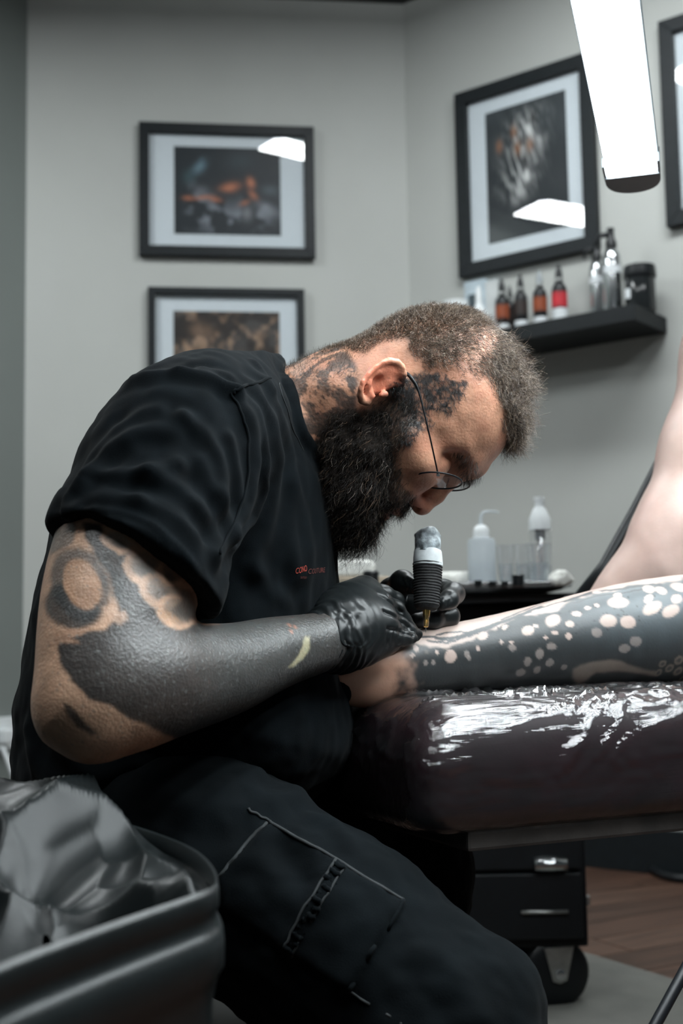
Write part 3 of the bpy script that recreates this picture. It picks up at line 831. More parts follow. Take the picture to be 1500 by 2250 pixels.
# ---- colour: skin, ink
skin = np.array([.42, .215, .138])
col = np.tile(skin, (len(V), 1))
n_lo = fbm(V, 18, 2); n_md = fbm(V, 60, 2)
HI = np.flatnonzero(is_head | ((V[:, 2] > .8) & (px[:, 0] > 540) & (np.abs(V[:, 1] - 1.28) < .15)))
def hspread(w):
    o = np.zeros(len(V)); o[HI] = w; return o
col *= (0.86 + 0.28 * n_lo)[:, None]
red = sstep(.45, .7, n_md)[:, None] * .22
col = col * (1 - red) + red * np.array([.40, .13, .085])
def ear_d(x, y): return np.hypot(px[:, 0] - x, px[:, 1] - y)
earm = sstep(60, 38, ear_d(838, 838)) * (np.abs(V[:, 1] - Y0) > .076) * is_head
col = col * (1 - .8 * earm[:, None]) + .8 * earm[:, None] * np.array([.60, .19, .115])
nose_m = sstep(45, 15, np.hypot(hp[:, 0] - 925, hp[:, 1] - 1105)) * is_head
col = col * (1 - .35 * nose_m[:, None]) + .35 * nose_m[:, None] * np.array([.38, .13, .09])
lip_m = np.maximum(sstep(17, 8, np.hypot((hp[:, 0] - 845) * .8, hp[:, 1] - 1127)), sstep(14, 7, np.hypot(hp[:, 0] - 870, hp[:, 1] - 1122))) * is_head * (np.abs(V[:, 1] - Y0) < .03)
col = col * (1 - .6 * lip_m[:, None]) + .6 * lip_m[:, None] * np.array([.30, .085, .07])
INK = np.array([.013, .016, .018])
def ink(w, c=INK):
    global col
    w = np.clip(w, 0, 1)[:, None]; col = col * (1 - w) + w * np.asarray(c)
# scalp shade (short hair stubble)
scalp_poly = [(690, 795), (760, 700), (900, 640), (1080, 660), (1200, 820), (1200, 960), (1115, 985), (1085, 930), (1078, 880), (1045, 850), (1000, 845), (930, 842), (890, 820), (875, 780), (840, 775), (800, 800), (775, 800), (740, 785)]
sc_d = hspread(poly_signed(hp[HI], scalp_poly) + 500) - 500
scalp = sstep(-8, 22, sc_d + (n_md - .5) * 40) * is_head
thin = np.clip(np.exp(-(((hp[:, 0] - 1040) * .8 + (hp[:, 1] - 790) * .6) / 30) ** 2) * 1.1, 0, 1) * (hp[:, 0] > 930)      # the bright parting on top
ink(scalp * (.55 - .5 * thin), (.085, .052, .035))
# neck tattoo
neck_poly = [(560, 700), (690, 740), (760, 755), (790, 800), (795, 850), (790, 900), (800, 940), (760, 1000), (700, 1060), (600, 1000)]
nk = hspread(sstep(-2, 16, poly_signed(px[HI], neck_poly))) * (hp[:, 0] < 830) * (V[:, 2] > .8) * (np.abs(V[:, 1] - 1.28) < .14)
VH = V[HI]
warp = VH + (np.stack([fbm(VH, 40, 2), fbm(VH + 5, 40, 2), fbm(VH + 9, 40, 2)], 1) - .5) * .035
lines = np.abs(np.sin(fbm(warp, 70, 2) * 60)); dens = sstep(690, 800, px[HI, 0]) * .45 + sstep(880, 1000, px[HI, 1]) * .5
blot = sstep(.47, .56, fbm(warp + 2, 95, 3) + dens * .22)
ink(nk * hspread(np.clip(blot * .75 + sstep(.5, .2, lines) * .6 + dens * .35, 0, .93)), (.028, .027, .026))
# temple tattoo
tm_poly = [(868, 845), (890, 832), (960, 822), (1012, 838), (1008, 862), (985, 880), (985, 895), (940, 903), (940, 925), (915, 945), (905, 968), (880, 958), (885, 930), (905, 905), (880, 880), (872, 862)]
tm = hspread(sstep(-5, 6, poly_signed(px[HI], tm_poly) + 6 + (fbm(warp, 110, 3) - .5) * 50)) * (np.abs(V[:, 1] - Y0) > .03) * is_head
ink(tm * hspread(np.clip(.28 + sstep(.42, .54, fbm(warp * np.array([1, 1, 1.8]) + 4, 190, 2)) * .7, 0, .93)), (.02, .023, .026))
# beard shadow
bd_poly = [(858, 893), (900, 905), (912, 945), (885, 985), (872, 1020), (884, 1066), (902, 1094), (896, 1132), (862, 1120), (830, 1160), (740, 1150), (700, 1060), (690, 980), (730, 930), (790, 925), (830, 908)]
bd = hspread(sstep(-10, 14, poly_signed(hp[HI], bd_poly) + (n_md[HI] - .5) * 34)) * is_head * (1 - lip_m)
ink(bd * .88, (.022, .016, .012))
# arm tattoo (ink laid on the near arm)
arm = (V[:, 1] < 1.24) & (px[:, 1] > 1120) & (px[:, 0] < 790)
AI = np.flatnonzero(arm); apx = px[AI]; a70 = fbm(V[AI], 70, 3) - .5; a90 = fbm(V[AI], 90, 2) - .5
def spread(w, ids):
    o = np.zeros(len(V)); o[ids] = w; return o
def apoly(poly, soft=5, rough=14): 
    return spread(sstep(-soft, soft, poly_signed(apx, poly) + a70 * rough), AI)
def aell(cx, cy, a, b, rot, soft=.12):
    c_, s_ = math.cos(rot), math.sin(rot); dx = apx[:, 0] - cx; dy = apx[:, 1] - cy
    r = np.hypot((dx * c_ + dy * s_) / a, (-dx * s_ + dy * c_) / b)
    return spread(sstep(1 + soft, 1 - soft, r + a90 * .12), AI)
armskin = np.array([.40, .245, .165])
am = arm.astype(float)[:, None]; col = col * (1 - am) + am * armskin * (.84 + .32 * n_lo)[:, None]
GREY = np.array([.075, .075, .072]); 
ink(apoly([(112, 1150), (165, 1150), (160, 1195), (125, 1212), (105, 1225)], 5) * .75, (.06, .062, .062))
ink(apoly([(186, 1150), (222, 1150), (232, 1190), (262, 1218), (284, 1216), (272, 1240), (292, 1275), (322, 1288), (338, 1310), (356, 1332), (352, 1352), (420, 1372), (500, 1365), (660, 1330), (790, 1340), (790, 1480), (700, 1500), (420, 1640), (352, 1608), (268, 1572), (245, 1556), (195, 1536), (160, 1500), (128, 1452), (122, 1400), (175, 1388), (232, 1384), (262, 1352), (254, 1320), (238, 1262), (206, 1212), (188, 1180)], 6) * .95)
ink(aell(176, 1285, 62, 86, -.32, .14) * .82, (.035, .036, .037))
ink(aell(160, 1330, 62, 52, .2, .16) * .9, (.022, .024, .025))
ink(aell(240, 1270, 22, 62, -.45, .5) * .6, (.05, .05, .05))
ink(aell(180, 1284, 39, 58, -.36, .10), (.30, .17, .105))
ink(aell(176, 1262, 30, 30, -.36, .5) * .4, (.40, .25, .17))
ink(aell(190, 1310, 30, 22, -.2, .5) * .45, (.16, .085, .05))
ink(apoly([(122, 1388), (170, 1382), (190, 1384), (180, 1395), (150, 1402), (172, 1408), (175, 1414), (140, 1412), (120, 1420)], 4, 8) * .75, (.36, .21, .14))
ink(apoly([(222, 1335), (240, 1330), (262, 1345), (275, 1342), (282, 1362), (262, 1372), (240, 1356)], 6, 10) * .7, (.36, .22, .15))
fa = spread(sstep(400, 520, apx[:, 0]), AI) * sstep(1340, 1375, px[:, 1])
dkm = np.clip(1 - col.mean(1) / .06, 0, 1) * fa
ink(dkm * .9, (.040, .044, .043))
# scallops at the right of the upper arm
for cx, cy, a, b, r, tone in ((255, 1190, 36, 20, .35, .38), (315, 1248, 46, 38, .4, .20), (352, 1300, 50, 36, .5, .17), (385, 1345, 44, 34, .6, .15), (300, 1178, 30, 18, .5, .3), (370, 1262, 30, 22, .7, .13)):
    ink(aell(cx, cy, a, b, r, .12) * .95, armskin * .98)
    ink(aell(cx + 7, cy - 3, a * .8, b * .74, r, .22) * .72, np.array([1, .82, .68]) * tone * .75)
    ink(aell(cx + 4, cy + 5, a * .45, b * .4, r, .6) * .6, (.05, .05, .05))
ink(apoly([(395, 1290), (425, 1300), (432, 1352), (412, 1365), (385, 1335), (400, 1320)], 5, 10) * .7, (.05, .045, .04))
ink(apoly([(340, 1336), (368, 1342), (392, 1358), (400, 1370), (368, 1372), (350, 1356)], 4, 6) * .6, (.34, .2, .12))
ink(apoly([(134, 1540), (152, 1546), (184, 1580), (216, 1612), (200, 1618), (168, 1600), (146, 1570)], 6, 8) * .88)
ink(apoly([(668, 1398), (682, 1398), (680, 1425), (666, 1448), (644, 1466), (634, 1466), (655, 1440), (664, 1420)], 3, 6) * .8, (.33, .30, .19))
for cx, cy in ((640, 1388), (648, 1378), (636, 1374)):
    ink(aell(cx, cy, 6, 3, .8, .4) * .6, (.3, .12, .07))
spk = (arm & (RNG.random(len(V)) < .03)); col[spk] = col[spk] * .5 + np.array([.13, .135, .13]) * .5
for s_, m_ in ((-1, -1), (1, 1)): pass
body_o = mk('body', V, Q, M['skin'], person, True, col=np.clip(col, 0.004, 1))
BODY = (V, Q, Nn, hp, px)
lap('body colour')

# ------------------------------------------------------------------ hair and beard strands
def sample_roots(V, Q, Nn, wgt, n):
    fw = wgt[Q].mean(1); ar = np.linalg.norm(np.cross(V[Q[:, 2]] - V[Q[:, 0]], V[Q[:, 3]] - V[Q[:, 1]]), axis=1)
    p = fw * ar; p /= p.sum()
    f = RNG.choice(len(Q), n, p=p)
    w = RNG.dirichlet((1, 1, 1, 1), n)
    pos = (V[Q[f]] * w[:, :, None]).sum(1); nor = (Nn[Q[f]] * w[:, :, None]).sum(1)
    return pos, nor / np.linalg.norm(nor, axis=1)[:, None]
def strands(pos, dirs, length, rad, colr, nseg=3, curl=0.0, grav=None, bend=None):
    """three-sided tapering hairs as one mesh"""
    n = len(pos)
    x = np.cross(dirs, RNG.normal(size=(n, 3))); x /= np.linalg.norm(x, axis=1)[:, None]; y = np.cross(dirs, x)
    vs = np.zeros((n, nseg + 1, 3, 3))
    ph = RNG.random(n) * 6.28; cr = curl * (.4 + RNG.random(n))
    p = pos.copy(); d = dirs.copy()
    for k in range(nseg + 1):
        t = k / nseg
        r = rad * (1 - .75 * t)
        c_ = p + (x * np.cos(ph + t * 5)[:, None] + y * np.sin(ph + t * 5)[:, None]) * (cr * t * length)[:, None]
        for j in range(3):
            a = j * 2.0944
            vs[:, k, j] = c_ + (x * math.cos(a) + y * math.sin(a)) * (r[:, None] if not np.isscalar(r) else r)
        if grav is not None: d = d + grav * (1.0 / nseg)
        d = d / np.linalg.norm(d, axis=1)[:, None]
        p = p + d * (length / nseg)[:, None]
    base = (np.arange(n) * (nseg + 1) * 3)[:, None]
    quads = []
    for k in range(nseg):
        for j in range(3):
            j2 = (j + 1) % 3
            quads.append(np.concatenate([base + k * 3 + j, base + k * 3 + j2, base + (k + 1) * 3 + j2, base + (k + 1) * 3 + j], 1))
    Qs = np.concatenate(quads)
    cc = np.repeat(colr[:, None, :], (nseg + 1) * 3, 1).reshape(-1, 3)
    return vs.reshape(-1, 3), Qs, cc
def join(parts):
    vs, qs, cs, o = [], [], [], 0
    for v, q, c in parts:
        vs.append(v); qs.append(q + o); cs.append(c); o += len(v)
    return np.concatenate(vs), np.concatenate(qs), np.concatenate(cs)
def plane_px(pos):
    return proj(np.stack([pos[:, 0], np.full(len(pos), Y0), pos[:, 2]], 1))[0]
fdir = np.array([.798, 0, -.603]); adir = np.array([.603, 0, .798]); ydir = np.array([0, 1.0, 0])
hair_w = scalp * (np.abs(V[:, 1] - Y0) < .09) * (earm < .2)
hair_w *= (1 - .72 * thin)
pos, nor = sample_roots(V, Q, Nn, hair_w, 32000)
pp = plane_px(pos)
# length map: short at the sides and nape, longer on top and at the front
f_top = sstep(930, 1120, pp[:, 0] * .85 + (1000 - pp[:, 1]) * .25); f_mid = sstep(.055, .02, np.abs(pos[:, 1] - Y0))
front = sstep(1040, 1125, pp[:, 0]) 
ln = .004 + .004 * sstep(800, 930, pp[:, 0]) + .007 * f_top * f_mid + .019 * front * (.45 + .55 * f_mid) 
ln *= .7 + .6 * RNG.random(len(pos)); ln *= sstep(-6, 24, poly_signed(pp, scalp_poly)) * .6 + .4
flow = fdir * .8 - adir * .15
flow = np.tile(flow, (len(pos), 1)); flow[:, 1] += np.sign(pos[:, 1] - Y0) * .1
flow += (front * .9)[:, None] * (fdir * .6 - adir * .5)
tang = flow - nor * (flow * nor).sum(1)[:, None]
clump = np.stack([fbm(pos + 3 * q, 95, 2) for q in range(3)], 1) - .5
dr = nor * (.5 + .35 * RNG.random(len(pos)))[:, None] + clump * (1.1 + 1.6 * front)[:, None] + tang * (.75 + .3 * RNG.random(len(pos)))[:, None] + RNG.normal(size=pos.shape) * (.16 + .22 * front)[:, None]
dr /= np.linalg.norm(dr, axis=1)[:, None]
tone = RNG.random(len(pos))
hc = np.array([.075, .048, .032])[None] * (.4 + 1.2 * tone[:, None]); hc[tone > .74] = np.array([.26, .19, .135]); hc[tone > .93] = np.array([.48, .41, .34])
p1 = strands(pos, dr, ln, .00017 + .00010 * RNG.random(len(pos)), hc, 4, curl=.30)
mk('hair', *p1[:2], M['hair'], person, True, col=p1[2])['kind'] = 'stuff'
# nape and neck fuzz, eyebrow
# beard volume
bf = Field()
for s in (-1, 1):
    bf.chain([T(868, 915, .052 * s, 16), T(842, 945, .052 * s, 32), T(812, 1005, .046 * s, 52), T(790, 1075, .037 * s, 56), T(785, 1125, .022 * s, 46)], k=.012)
    bf.chain([T(775, 955, .050 * s, 34), T(760, 1000, .046 * s, 40), T(750, 1060, .036 * s, 40), T(752, 1140, .016 * s, 30)], k=.012)
    bf.chain([T(884, 1098, .014 * s, 12), T(868, 1104, .026 * s, 14), T(842, 1108, .032 * s, 20)], k=.008)
bf.chain([T(818, 1140, 0, 22), T(785, 1160, 0, 36), T(760, 1178, 0, 22)], k=.014)
bf.chain([T(893, 1108, 0, 8), T(884, 1112, 0, 10)], k=.006)
bv, bq = sdf_mesh(bf, P(690, 1260, Y0) - [0, .1, 0], P(930, 870, Y0) + [0, .1, 0], .0025)
bn = normals(bv, bq)
bv = bv + bn * ((fbm(bv, 130, 3) - .5) * .012)[:, None]
bcol = np.tile(np.array([.012, .0095, .008]), (len(bv), 1)) * (.5 + fbm(bv, 300, 2))[:, None]
bpos, bnor = sample_roots(bv, bq, bn, np.ones(len(bv)), 15000)
p2pos, p2nor = sample_roots(V, Q, Nn, bd * (np.abs(V[:, 1] - Y0) < .085), 7000)
apos = np.concatenate([bpos, p2pos]); anor = np.concatenate([bnor, p2nor])
pp = plane_px(apos)
low = sstep(1000, 1180, pp[:, 1]); near_mouth = sstep(50, 20, np.hypot(pp[:, 0] - 872, pp[:, 1] - 1110))
flow = np.tile(-adir * .75 + np.array([0, 0, -.45]), (len(apos), 1)) - fdir[None] * .12
flow[:, 1] += np.sign(apos[:, 1] - Y0) * .15
tang = flow - anor * (flow * anor).sum(1)[:, None] * .7
up_cheek = sstep(1000, 900, pp[:, 1])
dr = anor * (.30 + .35 * RNG.random(len(apos)) )[:, None] + tang * .95 + RNG.normal(size=apos.shape) * .27
dr /= np.linalg.norm(dr, axis=1)[:, None]
ln = (.008 + .011 * low) * (.6 + .9 * RNG.random(len(apos))) * (1 - .45 * near_mouth)
ln[RNG.random(len(ln)) < .04] *= 1.7
tone = RNG.random(len(apos))
hc = np.array([.0085, .0065, .0055])[None] * (.5 + 1.2 * tone[:, None]); hc[tone > .91] = np.array([.13, .085, .055]); hc[tone > .975] = np.array([.30, .25, .21])
st = strands(apos, dr, ln, .00016 + .0001 * RNG.random(len(apos)), hc, 5, curl=.24, grav=np.array([0, 0, -.35]))
M['beard_base'] = nmat('dark_beard', attr=True, rough=.95, spec=.03, noise=(200, .3))
M['beard_hair'] = nmat('beard_strands', attr=True, rough=.4, spec=.22, noise=(300, .2))
brd = mk('beard', *st[:2], M['beard_hair'], person, True, col=st[2]); brd['kind'] = 'stuff'
mk('beard_underlayer', bv, bq, M['beard_base'], brd, True, col=bcol)
tpos, tnor = sample_roots(V, Q, Nn, tm * (np.abs(V[:, 1] - Y0) < .085) + 1e-9, 2600)
tdr = tnor * .35 + (fdir * .5 - adir * .6)[None] + RNG.normal(size=tpos.shape) * .35; tdr /= np.linalg.norm(tdr, axis=1)[:, None]
tst = strands(tpos, tdr, .004 + .005 * RNG.random(len(tpos)), np.full(len(tpos), .0002), np.tile([.016, .017, .018], (len(tpos), 1)), 3, curl=.2)
mk('sideburn', *tst[:2], M['hair'], person, True, col=tst[2])['kind'] = 'stuff'
# eyebrows and the fine hairs on neck
ebw = np.zeros(len(V))
for s in (-1, 1):
    L = np.array([T(1034, 1046, .008 * s, 1)[0], T(1020, 1030, .03 * s, 1)[0], T(1008, 1018, .040 * s, 1)[0]])
    ebw = np.maximum(ebw, sstep(.009, .003, np.abs(polyline_dist(V, L) - .004)))
pos, nor = sample_roots(V, Q, Nn, ebw + 1e-9, 600)
flow = -adir * .3 - fdir * .2
dr = nor * .5 + (fdir * .1 - adir * .7)[None] + RNG.normal(size=pos.shape) * .25; dr /= np.linalg.norm(dr, axis=1)[:, None]
hc = np.array([.03, .02, .014])[None] * (.5 + RNG.random((len(pos), 1)))
s1 = strands(pos, dr, .006 + .004 * RNG.random(len(pos)), np.full(len(pos), .00016), hc, 3, curl=.1)
nkw = nk * (px[:, 1] < 830); pos, nor = sample_roots(V, Q, Nn, nkw + 1e-9, 1500)
dr = nor * .8 + np.array([.3, 0, .1]) + RNG.normal(size=pos.shape) * .3; dr /= np.linalg.norm(dr, axis=1)[:, None]
s2 = strands(pos, dr, .003 + .004 * RNG.random(len(pos)), np.full(len(pos), .00012), np.tile([.04, .03, .02], (len(pos), 1)), 2, curl=.1)
ej = join([s1, s2]); mk('eyebrows', *s1[:2], M['hair'], person, True, col=s1[2])['kind'] = 'stuff'
mk('neck_hair', *s2[:2], M['hair'], person, True, col=s2[2])['kind'] = 'stuff'
lap('hair')

# ------------------------------------------------------------------ t-shirt
YT = 1.31
torso_poly = catmull([(606, 786), (545, 783), (470, 796), (400, 812), (330, 842), (262, 898), (205, 985), (165, 1080), (124, 1200), (92, 1310), (66, 1450), (52, 1560), (42, 1680), (62, 1790),
                      (150, 1850), (300, 1870), (450, 1830), (580, 1800), (700, 1745), (768, 1660), (778, 1590), (768, 1530), (756, 1450), (750, 1360), (746, 1270), (743, 1190), (733, 1110), (716, 1045), (692, 990), (650, 900), (625, 830)], 4, closed=True)
ts, _ = profile_sdf(torso_poly, YT, .003)
def torso_fn(X):
    d = ts(X[:, 0], X[:, 2])
    z = X[:, 2]
    W = np.interp(z, [.45, .6, .75, .85, .95, 1.02], [.175, .17, .175, .19, .175, .13])
    Dd = np.interp(z, [.45, .8, .95, 1.02], [.11, .11, .09, .07])
    e = 1 - np.minimum(d / Dd, 1.0)
    return (np.sqrt(((X[:, 1] - YT) / W) ** 2 + e * e) - 1) * .10
sh = Field()
sh.add(torso_fn, P(30, 1890, YT) - [0, .2, 0], P(760, 770, YT) + [0, .2, 0])
# near sleeve
slv = smooth_nodes([N(520, 905, 1.19, 105), N(420, 965, 1.13, 158), N(352, 1090, 1.09, 168), N(296, 1240, 1.052, 168), N(270, 1330, 1.03, 168)], 3)
sl = Field().chain(slv, k=.0, kin=.03)
hem_c = P(287, 1247, 1.05)
hem_n = np.array([-.44, -.36, -.82]); hem_n /= np.linalg.norm(hem_n)
def slv_fn(X):
    d = sl.ops[0][0](X)
    pl = (X - hem_c.astype(np.float32)) @ hem_n.astype(np.float32)
    return -smin(-d, -pl, .004)
sh.add(slv_fn, sl.ops[0][1], sl.ops[0][2], k=.022)
# far sleeve
sh.chain([N(560, 960, 1.42, 120), N(575, 1060, 1.53, 128), N(580, 1210, 1.58, 130)], k=.03)
# hollow sleeve end and neck opening
sh.chain([(hem_c - hem_n * .028, .0592), (hem_c + hem_n * .10, .0592)], k=.003, mode='s')
sh.chain([N(860, 870, Y0, 120), N(745, 903, 1.285, 133), N(668, 925, 1.29, 133)], k=.006, mode='s')
ring = catmull([P(611, 792, 1.31), P(622, 826, 1.262), P(642, 890, 1.222), P(664, 955, 1.222), P(695, 1008, 1.265), P(700, 1018, 1.30), P(690, 985, 1.355), P(655, 900, 1.375), P(625, 830, 1.352)], 5, closed=True)
sh.chain([(p, .0052) for p in list(ring) + [ring[0]]], k=.006)
SV, SQ = sdf_mesh(sh, (-.34, .88, .46), (.02, 1.72, 1.03), .003)
lap('shirt mesh')
SV = relax(SV, SQ, 1, .5); SN = normals(SV, SQ); ss = Surf(SV, SN)
folds = [  # polyline in picture, height mm, width mm
    ([(170, 1045), (195, 1005), (235, 960), (290, 918), (345, 900)], 4, 7), ([(178, 1075), (215, 1010), (262, 965), (330, 935), (400, 925)], 4.5, 8),
    ([(200, 1030), (255, 985), (320, 955), (390, 948)], 3.5, 7), ([(152, 1092), (175, 1062), (215, 1044), (280, 1041), (340, 1030), (390, 1018)], 6, 8),
    ([(330, 1042), (375, 1060), (412, 1090), (450, 1130)], 5, 8), ([(145, 1120), (190, 1092), (250, 1086), (300, 1100)], 3, 8), ([(300, 1100), (360, 1118), (420, 1165), (455, 1215)], 3, 8),
    ([(392, 912), (450, 950), (480, 1010), (492, 1070), (480, 1150), (470, 1200)], 3.5, 7), ([(520, 868), (548, 920), (560, 985), (556, 1050), (540, 1120), (500, 1190), (478, 1230)], 6, 9),
    ([(535, 855), (570, 920), (585, 1000), (580, 1080), (555, 1150), (520, 1205)], 4, 6), ([(560, 850), (600, 930), (612, 1020), (602, 1120), (570, 1210), (560, 1250)], 4.5, 9),
    ([(580, 840), (628, 940), (640, 1040), (640, 1160), (648, 1270)], 3.5, 9), ([(440, 1010), (468, 1070), (500, 1120), (512, 1180)], 3.5, 7), ([(505, 960), (520, 1020), (530, 1090)], 3, 6),
    ([(300, 838), (380, 822), (450, 826), (510, 852)], 4, 8), ([(395, 822), (470, 838), (520, 866)], 3, 6), ([(440, 812), (500, 825), (545, 850)], 2.5, 5), ([(560, 800), (585, 830), (598, 860)], 2.5, 5),
    ([(160, 1120), (130, 1220), (110, 1320)], 3, 8), ([(100, 1560), (130, 1640), (180, 1700), (260, 1735)], 4, 9), ([(230, 1700), (300, 1690), (380, 1700)], 5, 10), ([(60, 1600), (80, 1690), (150, 1760)], 4, 10),
    ([(650, 1060), (668, 1150), (676, 1240), (672, 1330)], 3, 9), ([(560, 1240), (590, 1290), (640, 1330)], 3, 9),
    ([(142, 1130), (200, 1117), (262, 1123), (330, 1150), (395, 1205), (440, 1275)], 1.3, 2.6)]
disp = np.zeros(len(SV))
for pts, a, w in folds:
    L = ss.line(pts, 6); L = catmull(relax_line(L) if False else L[::3], 3)
    d = polyline_dist(SV, L) * 1000
    disp += a / 1000 * (np.exp(-(d / w) ** 2) * 1.0 - .35 * np.exp(-((d - 1.9 * w) / w) ** 2))
# hem stitch line: small step
pl = (SV - hem_c) @ hem_n
disp += .0012 * sstep(-.030, -.026, pl) * (pl < .002) * (np.linalg.norm(SV - hem_c, axis=1) < .11)
disp += (fbm(SV, 22, 3) - .5) * .010 + (fbm(SV * np.array([1, 1, .45]), 55, 2) - .5) * .0035
SV2 = SV + SN * disp[:, None]
tsh = mk('t_shirt', SV2, SQ, M['cotton'], person, True)
# seams as fine thread lines
SN2 = normals(SV2, SQ); ss2 = Surf(SV2, SN2)
def seam(surf, pts, name, mat, parent, rad=.0006, lift=.0004, per=7):
    q = catmull(np.asarray(pts, float), per); ids = [surf.at(a, b) for a, b in q]
    L = np.array([surf.V[i] + surf.N[i] * lift for i in ids])
    L[1:-1] = (L[:-2] + 2 * L[1:-1] + L[2:]) / 4
    keep = [0] + [i for i in range(1, len(L)) if np.linalg.norm(L[i] - L[i - 1]) > 1e-4]
    return tube(name, [L[i] for i in keep], rad, mat, parent, n=6)
seam(ss2, [(597, 828), (560, 842), (530, 852), (512, 862)], 'shoulder_seam', M['cotton'], tsh, .0014)
seam(ss2, [(506, 862), (530, 905), (545, 960), (546, 1030), (530, 1110), (498, 1180), (482, 1215)], 'sleeve_seam', M['cotton'], tsh, .0013)
seam(ss2, [(612, 842), (626, 890), (646, 950), (668, 990)], 'collar_stitch', M['thread'], tsh, .0004)
# chest print
def print_text(txt, x0, y0, x1, hpx, mat, surf, parent, name):
    cu = bpy.data.curves.new(name, 'FONT'); cu.body = txt; cu.size = 1.0; cu.shear = 0.25
    to = bpy.data.objects.new(name, cu); COL.objects.link(to)
    dg = bpy.context.evaluated_depsgraph_get(); me = to.evaluated_get(dg).to_mesh()
    vs = np.array([v.co for v in me.vertices]); fs = [list(p.vertices) for p in me.polygons]
    to.to_mesh_clear(); bpy.data.objects.remove(to)
    w = vs[:, 0].max() - vs[:, 0].min(); h = vs[:, 1].max() - vs[:, 1].min()
    u = (vs[:, 0] - vs[:, 0].min()) / w; v = (vs[:, 1] - vs[:, 1].min()) / h
    # plane fitted to the cloth under the print
    c0 = surf.pt(x0, y0); c1 = surf.pt(x1, y0)
    nrm = surf.N[surf.at((x0 + x1) / 2, y0)]
    eu_ = c1 - c0; Lw = np.linalg.norm(eu_); eu_ /= Lw
    ev = EZ - eu_ * (EZ @ eu_); ev /= np.linalg.norm(ev); nn = np.cross(eu_, ev); nn = nn if nn @ (CAMLOC - c0) > 0 else -nn
    X = c0 + np.outer(u * Lw, eu_) + np.outer((v - .5) * hpx * c0[1] / FPX, ev)
    # settle each point on the cloth
    out = []
    for p in X:
        d2 = ((surf.V - p) ** 2).sum(1); ids = np.argsort(d2)[:6] if False else np.argpartition(d2, 6)[:6]
        wgt = 1 / (d2[ids] + 1e-7); q0 = (surf.V[ids] * wgt[:, None]).sum(0) / wgt.sum(); n0 = surf.N[ids].mean(0); n0 /= np.linalg.norm(n0)
        out.append(p + n0 * ((q0 - p) @ n0 + .0006))
    return mk(name, out, fs, mat, parent, False)
M['red_print'] = nmat('red_print', (.34, .045, .028), .7, noise=(120, .35))
M['faint_print'] = nmat('faint_print', (.09, .018, .014), .7, noise=(120, .35))
print_text('CONO', 649, 1251, 673, 13, M['red_print'], ss2, tsh, 'chest_lettering')
print_text('COUTURE', 677, 1253, 713, 11, M['faint_print'], ss2, tsh, 'chest_lettering')
print_text('TATTOO', 660, 1267, 673, 5, M['faint_print'], ss2, tsh, 'chest_lettering')
lap('shirt done')

# ------------------------------------------------------------------ trousers and boots
tr = Field()
tr.chain([N(250, 1800, 1.24, 190), N(250, 1810, 1.38, 200)], k=.03)
TH = [N(300, 1830, 1.22, 205), N(436, 1880, 1.17, 222), N(720, 2060, 1.12, 215), N(985, 2245, 1.085, 196)]
tr.chain(TH, k=.04, kin=.02)
kn = N(985, 2250, 1.085, 190)
tr.chain([kn, (np.array([kn[0][0] - .02, 1.09, .22]), .062), (np.array([kn[0][0] - .05, 1.10, .10]), .055)], k=.03)
tr.chain([N(300, 1830, 1.40, 205), N(640, 1800, 1.42, 190), N(880, 1910, 1.46, 150)], k=.04)
kf = P(885, 1915, 1.46)
tr.chain([(kf, .075), (np.array([kf[0] - .02, 1.48, .22]), .06), (np.array([kf[0] - .04, 1.5, .10]), .052)], k=.03)
PV, PQ = sdf_mesh(tr, (-.34, .9, .06), (.24, 1.68, .72), .0038)
PV = relax(PV, PQ, 1, .5); PN = normals(PV, PQ); ps = Surf(PV, PN)
disp = (fbm(PV, 16, 3) - .5) * .016 + (fbm(PV, 60, 2) - .5) * .004
# cargo pocket: raised panel on the near thigh
pk = [(588, 1806), (740, 1890), (888, 1980), (768, 2178), (700, 2140), (486, 2000), (480, 1930)]
ppx = ps.px; vis = PN[:, 1] < .3
pd = poly_signed(ppx, pk)
disp += .0045 * sstep(-3, 8, pd) * vis
fl = [(735, 1888), (760, 1902), (630, 2105), (605, 2088)]
disp += .003 * sstep(-3, 5, poly_signed(ppx, fl)) * vis
for pts, a, w in (
        ([(695, 1745), (640, 1748), (560, 1765), (490, 1800)], 5, 12), ([(560, 1700), (500, 1730), (440, 1780)], 5, 12), ([(620, 1870), (650, 1900), (668, 1935)], -6, 11), ([(690, 1800), (735, 1815), (760, 1850)], 4, 9),
        ([(960, 2090), (1020, 2160), (1060, 2240)], 4, 14), ([(440, 2160), (500, 2200), (560, 2250)], 4, 12)):
    L = ps.line(pts, 5); d = polyline_dist(PV, L) * 1000
    disp += a / 1000 * (np.exp(-(d / w) ** 2) - .3 * np.exp(-((d - 1.9 * w) / w) ** 2))
